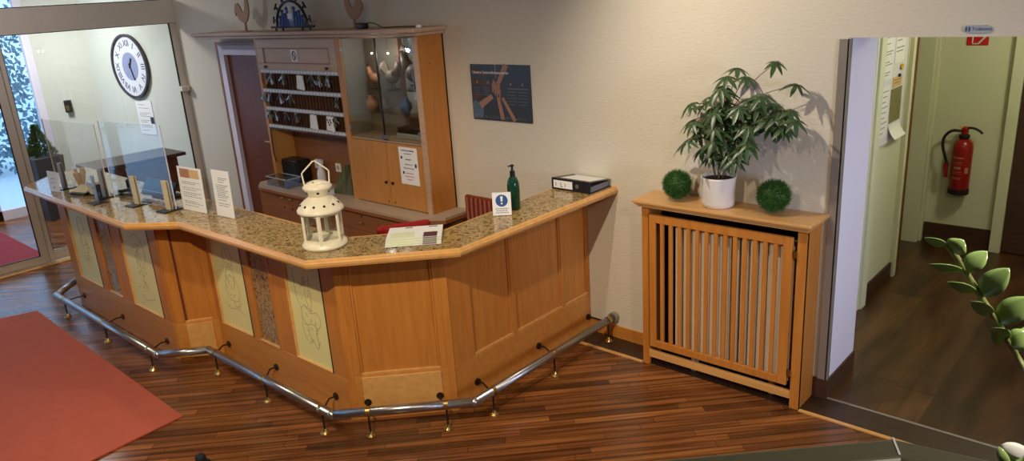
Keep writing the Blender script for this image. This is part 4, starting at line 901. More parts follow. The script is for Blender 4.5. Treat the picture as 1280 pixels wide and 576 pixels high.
for x0, x1, kx in ((-5.172, -4.732, -4.77), (-4.726, -4.298, -4.688)):
    o = obj('cabinet_door', bxs((x0, x1, YF-0.006, YF+0.012, 0.742, 1.258)), 'oak_cab', cab, bevel=0.002)
    obj('knob', tb([(kx, YF-0.006, 0.935), (kx, YF-0.02, 0.935)], 0.011, 12), 'iron', o); obj('lock', tb([(kx, YF-0.006, 0.775), (kx, YF-0.013, 0.775)], 0.009, 12), 'brass', o)
# notice on cabinet door
t = thing('notice_sheet', 'white handbill taped to the lower right cabinet door', 'notice', (-4.47, YF-0.008, 1.1))
obj('paper', bxs((-4.578, -4.365, YF-0.0085, YF-0.0065, 0.948, 1.243)), 'white', t)
bm = B(); lines_on(bm, (-4.578, YF-0.009, 0.948), (1, 0, 0), (0, 0, 1), 0.213, [(.27, .15, .85, .01), (.245, .3, .7, .006), (.20, .35, .65, .008), (.16, .3, .7, .006), (.13, .2, .8, .006)], off=0.0002, seed=4)
obj('printing', bm, 'inkd', t)
bm = B(); lines_on(bm, (-4.578, YF-0.009, 0.948), (1, 0, 0), (0, 0, 1), 0.213, [(.09, .3, .7, .006), (.065, .25, .75, .006), (.04, .35, .65, .006)], off=0.0002, seed=5); obj('red_printing', bm, 'signred', t)
bm = B(); box(bm, -4.40, -4.38, YF-0.0095, YF-0.0086, 1.09, 1.12); box(bm, -4.56, -4.54, YF-0.0095, YF-0.0086, 1.15, 1.17); box(bm, -4.55, -4.53, YF-0.0095, YF-0.0086, 1.03, 1.05); obj('pictograms', bm, 'inkd', t)

# rooster shapes
def rooster_pts(fl=1):
    P = [(-.012, 0), (.012, 0), (.012, .07), (.045, .09), (.08, .13), (.098, .18), (.10, .235), (.09, .275), (.118, .288), (.09, .30), (.086, .335), (.07, .318), (.058, .34), (.048, .31), (.045, .26), (.035, .205), (.012, .17), (-.012, .165), (-.03, .185), (-.05, .225), (-.08, .245), (-.115, .235), (-.138, .20), (-.142, .16), (-.128, .135), (-.12, .17), (-.11, .14), (-.095, .11), (-.06, .09), (-.012, .07)]
    return [(x*fl, z) for x, z in P]
def flatrooster(x, fl, label, sc_=1.0):
    t = thing('rooster_figure', label, 'ornament', (x, 3.83, 2.13), 0, None)
    pts = [(a*sc_, b*sc_) for a, b in rooster_pts(fl)]
    if fl < 0: pts = pts[::-1]
    bm = B(); yprism(bm, pts, -0.006, 0.006); obj('silhouette', bm, 'rust', t, local=True, bevel=0.002)
    obj('foot', bxs((-0.055, 0.055, -0.03, 0.03, 0.0, 0.006)), 'rust', t, local=True)
flatrooster(-6.72, 1, 'rust-coloured flat metal rooster, leftmost on top of the cabinet', 1.06)
flatrooster(-5.07, -1, 'rust-coloured flat metal rooster right of the arched ornament', 0.95)
# arched nativity-like ornament: generic arch with bars
t = thing('arch_ornament', 'black and blue wrought arch ornament between the two metal roosters', 'ornament', (-5.95, 3.83, 2.13))
def arc(rx, rz, n=20, z0=0.03): return [Vector((rx*math.cos(PI*k/n), 0, z0+rz*math.sin(PI*k/n))) for k in range(n+1)]
bm = B(); tube(bm, arc(0.235, 0.215), 0.012, 8); tube(bm, [(-0.33, 0, 0.03), (0.33, 0, 0.03)], 0.010, 8)
for k in (-.26, .26, -.15, .15): tube(bm, [(k, 0, 0), (k, 0, 0.03)], 0.009, 6)
for k in range(7):
    a = PI*(k+0.5)/7 if k not in (3,) else PI/2
    p = Vector((0.24*math.cos(a), 0, 0.03+0.235*math.sin(a))); d = Vector((math.cos(a), 0, math.sin(a))); s = d.cross(Vector((0, 1, 0)))
    tube(bm, [p, p+d*0.045], [0.011, 0.008], 6); tube(bm, [p+d*0.045-s*0.03, p+d*0.045+s*0.03], 0.008, 6)
obj('arch_frame', bm, 'black', t, local=True)
bm = B(); rnd = random.Random(5)
for x, h in ((-.17, .10), (-.13, .15), (-.09, .12), (-.055, .17), (.055, .17), (.09, .13), (.13, .14), (.17, .10)):
    tube(bm, [(x, 0, .03), (x, 0, h)], [0.017, 0.010], 8); sphere(bm, (x, 0, h+0.014), 0.015, seg=8)
obox(bm, (0, 0, 0.055), (1, 0, 0), (0, 1, 0), (0, 0, 1), 0.20, 0.005, 0.022)
obj('blue_figures', bm, 'blue', t, local=True)
bm = B(); sphere(bm, (0, 0, .19), 0.03, sy=0.4, seg=12); obox(bm, (0, 0, .12), (1, 0, 0), (0, 1, 0), (0, 0, 1), 0.035, 0.012, 0.022)
for k in range(9): tube(bm, [(-0.06+k*0.015, 0, .03), (-0.07+k*0.0175, 0, .105)], 0.003, 5)
obj('pale_centre', bm, 'clockface', t, local=True)
# adapter + cable
t = thing('power_adapter', 'black plug adapter with thin cable lying on top of the cabinet', 'adapter', (-4.93, 3.80, 2.13))
obj('adapter_block', bxs((-0.06, 0.04, -0.03, 0.03, 0.0, 0.045)), 'black', t, local=True, bevel=0.01)
obj('cable', tb(smoothpts([(0.03, 0, 0.03), (0.09, 0.0, 0.045), (0.16, 0.01, 0.03), (0.22, 0.02, 0.006), (0.35, 0.06, 0.006), (0.50, 0.05, 0.006), (0.62, 0.05, 0.006)]), 0.004, 6), 'black', t, local=True)
t = obj('puck', (lambda bm: (lathe(bm, [(0.02, 0), (0.022, 0.012), (0.012, 0.02)], n=16), bm)[1])(B()), 'white', loc=(-4.28, 3.80, 2.13), local=True); tagp(t, 'small white plastic cap on the cabinet top right end', 'cap')

# display content
def rooster3d(loc, s, mat, label, fl=1, group=None):
    t = thing('rooster_statuette', label, 'figurine', loc, 0, group)
    bm = B(); sphere(bm, (0, 0, 0.11*s), 0.07*s, 1.15, 0.7, 0.85, 16); tube(bm, [(-0.05*s*fl, 0, 0.13*s), (-0.085*s*fl, 0, 0.19*s), (-0.095*s*fl, 0, 0.235*s)], [0.045*s, 0.028*s, 0.022*s], 10); obj('body', bm, mat, t, local=True, smooth=True)
    bm = B()
    for k in range(5):
        a = 0.35+0.28*k; tube(bm, smoothpts([(0.05*s*fl, 0, 0.12*s), ((0.09+0.03*math.cos(a))*s*fl, (k-2)*0.006*s, (0.16+0.06*math.sin(a))*s), ((0.12+0.05*math.cos(a))*s*fl, (k-2)*0.01*s, (0.14+0.10*math.sin(a))*s)], 3), [0.02*s, 0.02*s, 0.018*s, 0.016*s, 0.012*s, 0.008*s, 0.004*s], 6)
    obj('tail', bm, mat, t, local=True)
    bm = B(); yprism(bm, [(x*s*(-fl), z*s) for x, z in ((.075, .245), (.10, .25), (.125, .245), (.115, .265), (.10, .285), (.09, .268), (.08, .28))], -0.004, 0.004); obj('comb', bm, 'wine', t, local=True)
    bm = B(); tube(bm, [(-.015*s, 0, 0.004), (-.01*s, 0, .07*s)], 0.006*s, 6); tube(bm, [(.02*s, 0, 0.004), (.015*s, 0, .07*s)], 0.006*s, 6); obox(bm, (0, 0, 0.004), (1, 0, 0), (0, 1, 0), (0, 0, 1), 0.05*s, 0.035*s, 0.004); obj('legs', bm, 'iron', t, local=True)
rooster3d((-4.44, 3.86, 1.662), 1.2, 'figure', 'large dark painted rooster on the upper glass shelf, right side', 1)
rooster3d((-4.70, 3.85, 1.662), 0.9, 'figure', 'mottled brown hen statuette on the upper glass shelf, middle', -1)
rooster3d((-4.93, 3.86, 1.662), 0.72, 'figure2', 'terracotta rooster statuette on the upper glass shelf, left side', 1)
for x, h, mt, lab in ((-5.02, .12, 'figure2', 'small terracotta jug on the lower glass shelf, leftmost'), (-4.86, .10, 'figure', 'small dark vase on the lower glass shelf, second from left'), (-4.60, .12, 'blue', 'blue and white jar on the lower glass shelf'), (-4.40, .09, 'clockface', 'small white pot on the lower glass shelf, rightmost')):
    bm = B(); lathe(bm, [(h*.25, 0), (h*.42, h*.3), (h*.40, h*.6), (h*.18, h*.85), (h*.24, h), (h*.18, h), (h*.12, h*.86)], n=20); o = obj('vase', bm, mt, loc=(x, 3.87, 1.482), local=True, smooth=True); tagp(o, lab, 'vase')
t = thing('serving_dish', 'long pale dish box on the floor of the display case', 'box', (-4.5, 3.86, 1.285)); obj('dish', bxs((-0.17, 0.17, -0.06, 0.06, 0, 0.045)), 'signgrey', t, local=True, bevel=0.01); obj('lid', bxs((-0.16, 0.16, -0.055, 0.055, 0.045, 0.09)), 'iron', t, local=True, bevel=0.01)

# things on the desk
t = thing('desktop_speaker', 'black box device at the left end of the back desk', 'device', (-6.38, 3.88, 0.735)); obj('housing', bxs((-0.20, 0.20, -0.07, 0.08, 0, 0.215)), 'black', t, local=True, bevel=0.012); obj('front_grille', bxs((-0.18, 0.18, -0.074, -0.07, 0.02, 0.195)), 'blackm', t, local=True)
t = thing('storage_tub', 'translucent plastic tub in front of the black device', 'tub', (-6.26, 3.70, 0.735))
bm = B()
for q in ((-0.17, 0.17, -0.075, -0.072, 0, 0.085), (-0.17, 0.17, 0.072, 0.075, 0, 0.085), (-0.17, -0.167, -0.075, 0.075, 0, 0.085), (0.167, 0.17, -0.075, 0.075, 0, 0.085), (-0.17, 0.17, -0.075, 0.075, 0.001, 0.004)): box(bm, *q)
obj('tub_wall', bm, 'plastic', t, local=True)
obj('tub_rim', bxs((-0.178, 0.178, -0.083, -0.075, 0.08, 0.088), (-0.178, 0.178, 0.075, 0.083, 0.08, 0.088), (-0.178, -0.17, -0.083, 0.083, 0.08, 0.088), (0.17, 0.178, -0.083, 0.083, 0.08, 0.088)), 'signgrey', t, local=True)
t = thing('spray_bottle', 'white spray bottle standing on the back desk behind the lantern', 'spray bottle', (-5.90, 3.88, 0.735))
bm = B(); lathe(bm, [(0.035, 0), (0.04, 0.01), (0.04, 0.11), (0.03, 0.15), (0.014, 0.18), (0.014, 0.20)], n=24); obj('bottle_body', bm, 'clockface', t, local=True, smooth=True)
bm = B(); box(bm, -0.06, 0.035, -0.014, 0.014, 0.20, 0.245); tube(bm, [(-0.045, 0, 0.205), (-0.05, 0, 0.16)], 0.006, 6); obj('trigger_head', bm, 'clockface', t, local=True, bevel=0.005)
for x, lab in ((-5.75, 'white wall socket on the niche back right of the spray bottle'), (-6.08, 'white wall socket on the niche back beside the black device')):
    t = thing('wall_socket', lab, 'socket', (x, 3.974, 0.90)); obj('plate', bxs((-0.04, 0.04, -0.009, 0.0, -0.04, 0.04)), 'radwhite', t, local=True, bevel=0.003); bm = B(); tube(bm, [(0, -0.010, 0), (0, -0.008, 0)], 0.022, 20); obj('socket_well', bm, 'signgrey', t, local=True)
t = thing('cloth_bag', 'olive green wrapped bundle leaning against the cabinet divider', 'bundle', (-5.42, 3.80, 0.735))
for k, (x, w_, h_, mt) in enumerate(((-0.10, .05, .18, 'umber'), (-0.03, .05, .25, 'umber'), (0.05, .045, .22, 'umber'), (0.11, .05, .36, 'umber'))):
    bm = B(); vs = box(bm, x-w_, x+w_, -0.04+0.01*k, 0.02+0.01*k, 0, h_)
    for v in bm.verts:
        if v.co.z > 0.1: v.co.x = x+(v.co.x-x)*0.25+0.02; v.co.y += 0.04
    bmesh.ops.subdivide_edges(bm, edges=bm.edges, cuts=3, use_grid_fill=True)
    rnd = random.Random(k)
    for v in bm.verts:
        if v.co.z > 0.01: v.co += Vector((rnd.uniform(-.006, .006), rnd.uniform(-.006, .006), 0))
    obj('wrapped_fold', bm, mt, t, local=True)
t = thing('sticky_note_box', 'small pale box in front of the olive bundle on the desk', 'box', (-5.56, 3.70, 0.735)); obj('box_body', bxs((-0.05, 0.05, -0.03, 0.03, 0, 0.05)), 'clockface', t, local=True, bevel=0.003); obj('box_lid', bxs((-0.052, 0.052, -0.032, 0.032, 0.05, 0.058)), 'signgrey', t, local=True)
t = obj('hanging_cable', tb(smoothpts([(-6.40, 3.73, 1.26), (-6.39, 3.72, 1.15), (-6.40, 3.725, 1.02), (-6.395, 3.74, 0.94)]), 0.005, 6), 'black', loc=(-6.4, 3.73, 0.94)); tagp(t, 'black cable hanging from the key rack along the left cabinet post', 'cable')
# red radiator
t = thing('column_radiator', 'rust-red column radiator on the wall right of the cabinet', 'radiator', (-3.86, 3.93, 0.1))
for k in range(11):
    x = -4.07+k*0.047; obj('column', tb([(x, 3.94, 0.16), (x, 3.94, 0.855)], 0.018, 10), 'redrad', t, smooth=True)
obj('header', tb([(-4.09, 3.955, 0.85), (-3.58, 3.955, 0.85)], 0.018, 10), 'redrad', t); obj('header', tb([(-4.09, 3.955, 0.17), (-3.58, 3.955, 0.17)], 0.018, 10), 'redrad', t)
obj('wall_bracket', bxs((-4.0, -3.97, 3.955, 4.0, 0.80, 0.83), (-3.70, -3.67, 3.955, 4.0, 0.80, 0.83)), 'iron', t)
# red chair behind the counter
t = thing('office_chair', 'red upholstered office chair behind the counter, only its back visible', 'chair', (-3.80, 3.12, 0), math.radians(60))
bm = B(); box(bm, -0.22, 0.22, -0.23, 0.23, 0.44, 0.50); obj('seat', bm, 'redchair', t, local=True, bevel=0.02)
bm = B(); box(bm, -0.19, 0.19, 0.21, 0.26, 0.50, 0.845); obj('backrest', bm, 'redchair', t, local=True, bevel=0.03)
obj('gas_column', tb([(0, 0, 0.10), (0, 0, 0.44)], 0.025, 12), 'black', t, local=True)
for k in range(5):
    a = 2*PI*k/5; lg = obj('leg', tb([(0, 0, 0.11), (0.27*math.cos(a), 0.27*math.sin(a), 0.065)], [0.025, 0.016], 8), 'black', t, local=True)
    bm = B(); c_ = Vector((0.27*math.cos(a), 0.27*math.sin(a), 0.027)); tube(bm, [c_-Vector((-math.sin(a), math.cos(a), 0))*0.02, c_+Vector((-math.sin(a), math.cos(a), 0))*0.02], 0.027, 14); obj('castor', bm, 'blackm', lg, local=True)

# ------------------------------------------------------------------ poster on wall
po = thing('wall_poster', 'dark poster with stacked hands photograph on the back wall', 'poster', (-3.70, 3.999, 1.45))
px0, px1, pz0, pz1 = -3.982, -3.412, 1.453, 1.853
obj('backing', bxs((px0, px1, 3.992, 3.9995, pz0, pz1)), 'poster', po)
def pp(u, v, k=0): return (px0+(px1-px0)*u, 3.9915-0.0006*k, pz0+(pz1-pz0)*v)
def flatpoly(bm, pts, k):
    a = [bm.verts.new(pp(u, v, k)) for u, v in pts]; bm.faces.new(a)
def limb(bm, p, q, w0, w1, k):
    p, q = Vector(p), Vector(q); d = (q-p).normalized(); s = Vector((-d.y, d.x*1.42)) ; flatpoly(bm, [tuple(p+s*w0), tuple(q+s*w1), tuple(q-s*w1), tuple(p-s*w0)], k)
bm = B(); limb(bm, (.62, 1.0), (.47, .66), .045, .03, 1); limb(bm, (.72, 0.02), (.53, .42), .03, .022, 1); limb(bm, (.52, .03), (.46, .42), .034, .026, 2); limb(bm, (.14, .26), (.36, .44), .045, .03, 2); obj('printed_arms', bm, 'skin', po)
bm = B(); limb(bm, (0.02, .70), (.30, .66), .035, .02, 1); limb(bm, (0.03, .92), (.28, .80), .03, .02, 1); limb(bm, (.03, .40), (.2, .47), .03, .02, 1); obj('printed_dark_arms', bm, 'skin2', po)
bm = B()
for k, (u, v) in enumerate([(.40, .66), (.43, .62), (.46, .58), (.49, .60), (.45, .52), (.41, .56), (.50, .50), (.38, .60)]): limb(bm, (u, v+.07), (u+.01*(k % 3-1), v-.1), .016, .010, 3+k % 3)
obj('printed_fingers', bm, 'skin', po)
bm = B(); flatpoly(bm, [(0.01, .02), (.17, .03), (.2, .2), (.06, .36), (0.01, .3)], 1); obj('printed_sleeve', bm, 'denim', po)
bm = B(); flatpoly(bm, [(.43, 1.0), (.445, 1.0), (.445, .76), (.43, .76)], 1); obj('printed_light_bar', bm, 'skin', po)
for u, v in ((.11, .68), (.30, .68), (.68, .66), (.87, .66)):
    bm = B(); flatpoly(bm, [(u-.014, v-.02), (u+.014, v-.02), (u+.014, v+.025), (u-.014, v+.025)], 2); obj('printed_icon', bm, 'skin', po)
bm = text_bm('Unsere Unternehmenswerte', 0.030, frame_m(pp(.04, .835, 3), (1, 0, 0), (0, 0, 1))); obj('title', bm, 'white', po)
bm = B()
for u0 in (.62, .80): lines_on(bm, pp(u0, .2, 1), (1, 0, 0), (0, 0, 1), 0.10, [(0.022*i, 0, .9-.1*(i % 3), 0.004) for i in range(2, 8)]+[(0.155, 0, 1, .008)], off=0.0006, seed=int(u0*10))
for u0 in (.05, .22): lines_on(bm, pp(u0, .42, 2), (1, 0, 0), (0, 0, 1), 0.07, [(0.016*i, 0, .9-.1*(i % 3), 0.0035) for i in range(1, 5)], off=0.0006, seed=3)
lines_on(bm, pp(.06, .05, 2), (1, 0, 0), (0, 0, 1), 0.5, [(0.01, 0, .9, 0.003), (0.0, .1, .98, .003)], off=0.0008)
obj('small_print', bm, 'ink', po)

# ------------------------------------------------------------------ radiator cover
rc = thing('radiator_cover', 'golden wooden radiator cover with slatted front against the wall', 'radiator cover', (-1.9, 3.9, 0))
x0, x1, y0 = -2.405, -1.395, 3.79
obj('side_panel', bxs((x0, x0+0.022, y0, 3.985, 0, 1.055)), 'oak', rc); obj('side_panel', bxs((x1-0.022, x1, y0, 3.985, 0, 1.055)), 'oak', rc)
obj('front_post', bxs((x0, x0+0.045, y0-0.004, y0+0.02, 0, 1.055)), 'oak', rc, bevel=0.002); obj('front_post', bxs((x1-0.052, x1, y0-0.004, y0+0.02, 0, 1.055)), 'oak', rc, bevel=0.002)
obj('bottom_rail', bxs((x0+0.045, x1-0.052, y0-0.002, y0+0.018, 0.055, 0.103)), 'edge', rc, bevel=0.002)
obj('back_lining', bxs((x0+0.022, x1-0.022, 3.978, 3.985, 0.0, 1.05), (x0+0.022, x1-0.022, y0+0.02, 3.978, 1.04, 1.055)), 'blackm', rc)
bm = B()
for (d, za, zb) in ((0.0, 1.083, 1.100), (0.012, 1.070, 1.083), (0.024, 1.055, 1.070)):
    box(bm, -2.445+d, -1.360-d, 3.735+d, 3.995, za, zb)
obj('top_board', bm, 'oaktop', rc, bevel=0.004)
# door grille, slightly proud and tilted
g = obj('grille_door', bxs((-2.350, -2.305, 3.776, 3.796, 0.138, 1.012), (-1.522, -1.468, 3.776, 3.796, 0.138, 1.012), (-2.305, -1.522, 3.776, 3.796, 0.138, 0.185), (-2.305, -1.522, 3.776, 3.796, 0.962, 1.012)), 'oak', rc, bevel=0.003)
for k in range(13):
    x = -2.262+k*(0.70/12); obj('slat', bxs((x-0.0108, x+0.0108, 3.778, 3.794, 0.18, 0.967)), 'oak', g)
obj('hinge', bxs((-1.462, -1.445, 3.774, 3.786, 0.90, 0.94), (-1.462, -1.445, 3.774, 3.786, 0.20, 0.24)), 'brass', g)
rd = thing('panel_radiator', 'pale ribbed panel radiator behind the slatted wooden cover', 'radiator', (-1.85, 3.9, 0.12))
for k in range(14):
    x = -2.175+k*0.0525
    obj('radiator_column', bxs((x-0.0215, x+0.0215, 3.822, 3.93, 0.14, 0.95)), 'radwhite', rd, bevel=0.008)
obj('radiator_foot', bxs((-2.1, -2.07, 3.86, 3.9, 0, 0.15), (-1.6, -1.57, 3.86, 3.9, 0, 0.15), (-2.2, -1.5, 3.87, 3.89, 0.5, 0.53)), 'radwhite', rd)

# pot plant (umbrella tree)
pt = thing('potted_umbrella_tree', 'bushy umbrella tree in a round white pot on the radiator cover', 'potted plant', (-1.945, 3.865, 1.10))
bm = B(); lathe(bm, [(0.078, 0.0), (0.088, 0.006), (0.094, 0.03), (0.098, 0.165), (0.099, 0.175), (0.092, 0.175), (0.088, 0.155)], n=48, caps=False); lathe(bm, [(0.078, 0.0), (0.001, 0.0)], n=48, caps=False); obj('pot', bm, 'pot', pt, local=True, smooth=True)
bm = B(); lathe(bm, [(0.001, 0.163), (0.05, 0.164), (0.090, 0.158)], n=32, caps=False); obj('soil', bm, 'soil', pt, local=True)
rnd = random.Random(11)
cl_px = [(380, 62), (408, 92), (345, 92), (500, 45), (566, 115), (285, 155), (350, 148), (243, 185), (430, 165), (500, 178), (545, 198), (310, 212), (262, 235), (212, 298), (322, 258), (360, 235), (410, 225), (475, 225), (560, 228), (300, 292), (345, 300), (390, 315), (270, 315), (400, 285), (350, 335), (370, 350), (480, 250), (525, 250), (300, 245), (232, 228), (330, 122), (460, 150), (395, 185), (370, 195), (440, 200), (330, 180), (285, 200), (405, 250), (415, 300), (335, 225), (365, 270), (250, 265), (300, 335), (510, 210)]
fol = B(); st = B()
trunk_top = Vector((-1.90, 3.86, 1.62))
tr = smoothpts([(-1.945, 3.865, 1.25), (-1.935, 3.86, 1.36), (-1.90, 3.86, 1.48), trunk_top], 5); tube(st, tr, 0.007, 6)
tube(st, smoothpts([(-1.96, 3.87, 1.25), (-1.99, 3.86, 1.38), (-2.0, 3.85, 1.52)], 4), 0.005, 6); tube(st, smoothpts([(-1.93, 3.87, 1.25), (-1.87, 3.85, 1.42), (-1.78, 3.84, 1.60)], 4), 0.005, 6)
def leaflet(bm, base, d, up, L_, w_):
    d = d.normalized(); s = d.cross(up).normalized(); nrm = s.cross(d)
    prev = None; K = 6
    for k in range(K+1):
        t_ = k/K; wv = w_*math.sin(PI*min(1, t_*0.92+0.04))**0.8*(1-0.25*t_); p = base+d*L_*t_-Vector((0, 0, 1))*L_*0.28*t_*t_
        cur = (bm.verts.new(p+s*wv+nrm*wv*0.25), bm.verts.new(p), bm.verts.new(p-s*wv+nrm*wv*0.25))
        if prev:
            bm.faces.new((prev[0], prev[1], cur[1], cur[0])); bm.faces.new((prev[1], prev[2], cur[2], cur[1]))
        prev = cur
for i, (X_, Y_) in enumerate(cl_px):
    for rep in range(1 if (Y_ < 100 or X_ > 550) else 2):
        px_, py_ = 770+0.4*X_+rnd.uniform(-5, 5)*rep, 60+0.4*Y_+rnd.uniform(-5, 5)*rep
        Yd = rnd.uniform(3.72, 3.93) if rep == 0 else rnd.uniform(3.66, 3.88)
        c = ony(px_, py_, Yd)
        src = min((tr[k] for k in range(5, len(tr))), key=lambda q: (q-c).length) if Y_ > 120 else trunk_top
        mid = (src+c)/2+Vector((0, 0, 0.03)); tube(st, smoothpts([src, mid, c], 3), 0.0022, 5)
        out = (c-Vector((-1.90, 3.86, c.z-0.05))).normalized()
        n_l = rnd.choice([6, 7, 7, 8]); a0 = rnd.uniform(0, 6.28); axis = (Vector((0, -0.25, 0.75))+out*0.35).normalized()
        e1 = axis.orthogonal().normalized(); e2 = axis.cross(e1)
        for k in range(n_l):
            a = a0+2*PI*k/n_l; d = e1*math.cos(a)+e2*math.sin(a)-axis*0.30; L_ = rnd.uniform(0.055, 0.084)*(1.0 if rep else 1.08)
            leaflet(fol, c, d, axis, L_, L_*0.19)
for v in fol.verts:
    if v.co.y > 3.992: v.co.y = 3.992
obj('foliage', fol, 'leaf', pt, smooth=True, recalc=False); obj('stems', st, 'stem', pt, smooth=True)
# bristle balls
def ball(loc, r, label, seed):
    rnd = random.Random(seed); bm = B(); sphere(bm, (0, 0, r), r*0.74, seg=24)
    for k in range(5200):
        z = rnd.uniform(-1, 1); a = rnd.uniform(0, 2*PI); q = math.sqrt(1-z*z); d = Vector((q*math.cos(a), q*math.sin(a), z))
        p = Vector((0, 0, r))+d*r*0.66; tip = Vector((0, 0, r))+(d+Vector((rnd.gauss(0, .09), rnd.gauss(0, .09), rnd.gauss(0, .09)))).normalized()*r*rnd.uniform(0.84, 1.05)
        if tip.z < 0.001: tip.z = 0.001
        s = d.orthogonal(); s.rotate(Matrix.Rotation(rnd.uniform(0, 6.28), 3, d)); s = s.normalized()*0.0017
        bm.faces.new([bm.verts.new(p-s), bm.verts.new(p+s), bm.verts.new(tip)])
    o = obj('grass_ball', bm, 'grass', loc=loc, local=True, recalc=False); tagp(o, label, 'artificial plant ball', 'green grass balls on the radiator cover')
ball((-2.205, 3.86, 1.10), 0.096, 'green grass ball on the radiator cover left of the white pot', 1)
ball((-1.622, 3.868, 1.10), 0.1, 'green grass ball on the radiator cover right of the white pot', 2)

# ------------------------------------------------------------------ corridor things
YB = 7.157
ex = thing('fire_extinguisher', 'red fire extinguisher with black hose on the corridor end wall', 'fire extinguisher', (-1.372, YB-0.085, 0.475))
bm = B(); lathe(bm, [(0.072, 0.03), (0.075, 0.04), (0.075, 0.40), (0.068, 0.435), (0.045, 0.462), (0.028, 0.472)], n=32); obj('cylinder', bm, 'red', ex, local=True, smooth=True)
bm = B(); lathe(bm, [(0.070, 0.0), (0.078, 0.004), (0.078, 0.05), (0.074, 0.052)], n=32); obj('base_ring', bm, 'blackm', ex, local=True)
bm = B(); lathe(bm, [(0.032, 0.470), (0.040, 0.478), (0.040, 0.502), (0.026, 0.508)], n=20); obj('collar', bm, 'blackm', ex, local=True)
bm = B(); lathe(bm, [(0.026, 0.505), (0.028, 0.555), (0.018, 0.570)], n=16); obj('valve', bm, 'red', ex, local=True)
bm = B(); tube(bm, smoothpts([(-0.02, 0, 0.555), (0.05, -0.005, 0.562), (0.10, -0.01, 0.545), (0.13, -0.01, 0.52)]), 0.010, 8); obj('lever', bm, 'black', ex, local=True)
bm = B(); tube(bm, [(-0.05, -0.01, 0.575), (-0.01, -0.01, 0.565)], 0.006, 6); obj('safety_pin', bm, 'yellow', ex, local=True)
bm = B(); tube(bm, smoothpts([(-0.02, -0.02, 0.535), (-0.09, -0.03, 0.535), (-0.14, -0.03, 0.48), (-0.145, -0.03, 0.40), (-0.115, -0.03, 0.30), (-0.095, -0.03, 0.24)]), 0.012, 10); obj('hose', bm, 'black', ex, local=True, smooth=True)
bm = B(); tube(bm, [(-0.11, -0.03, 0.26), (-0.098, -0.03, 0.14)], [0.020, 0.013], 10); obj('nozzle', bm, 'red', ex, local=True)
bm = B()
def curved_label(bm, r, a0, a1, z0, z1, n=10):
    for k in range(n):
        p, q = a0+(a1-a0)*k/n, a0+(a1-a0)*(k+1)/n
        bm.faces.new([bm.verts.new((r*math.cos(p), r*math.sin(p), z0)), bm.verts.new((r*math.cos(q), r*math.sin(q), z0)), bm.verts.new((r*math.cos(q), r*math.sin(q), z1)), bm.verts.new((r*math.cos(p), r*math.sin(p), z1))])
curved_label(bm, 0.0765, -2.3, -1.2, .315, .325); curved_label(bm, 0.0765, -2.1, -1.4, .225, .245)
for z in (.28, .265, .20, .185, .15, .14): curved_label(bm, 0.0765, -2.2, -1.3, z, z+.004)
curved_label(bm, 0.0765, -1.0, -0.6, .19, .24)
obj('label_print', bm, 'figure2', ex, local=True)
bm = B(); box(bm, -0.03, 0.03, 0.07, 0.085, 0.30, 0.40); obj('wall_bracket', bm, 'blackm', ex, local=True)
t = thing('extinguisher_sign', 'red and white extinguisher pictogram sign high on corridor wall', 'sign', (-1.375, YB-0.004, 1.77))
obj('plate', bxs((-1.452, -1.298, YB-0.006, YB-0.001, 1.690, 1.845)), 'signred', t)
bm = B(); 
def bar(bm, p, q, w_, y):
    p, q = Vector((p[0], y, p[1])), Vector((q[0], y, q[1])); d = q-p; obox(bm, (p+q)/2, d, (0, 1, 0), d.cross(Vector((0, 1, 0))), d.length/2+w_/2, 0.001, w_/2)
for p, q in (((-1.41, 1.702), (-1.41, 1.80)), ((-1.41, 1.702), (-1.365, 1.702)), ((-1.365, 1.702), (-1.31, 1.77)), ((-1.40, 1.80), (-1.37, 1.83)), ((-1.34, 1.76), (-1.34, 1.83)), ((-1.365, 1.71), (-1.325, 1.76))): bar(bm, p, q, 0.008, YB-0.0075)
obj('pictogram', bm, 'white', t)
ts = thing('toilet_sign', 'small grey toilet sign above the corridor opening', 'sign', (-0.775, 3.998, 2.05))
bm = B(); pts = []
for k in range(9): a = PI/2+PI*k/8; pts.append((-0.812+0.017*math.cos(a), 2.052+0.017*math.sin(a)))
for k in range(9): a = -PI/2+PI*k/8; pts.append((-0.738+0.017*math.cos(a), 2.052+0.017*math.sin(a)))
yprism(bm, pts, 3.993, 3.9995); obj('plate', bm, 'signgrey', ts)
bm = text_bm('Toiletten', 0.0215, frame_m((-0.797, 3.9925, 2.0455), (1, 0, 0), (0, 0, 1))); obj('lettering', bm, 'blue', ts)
bm = B()
for x in (-0.818, -0.806): obox(bm, (x, 3.9925, 2.050), (1, 0, 0), (0, 1, 0), (0, 0, 1), 0.0035, 0.0006, 0.008); sphere(bm, (x, 3.9925, 2.061), 0.003, sy=0.2, seg=8)
obj('figures', bm, 'blue', ts)
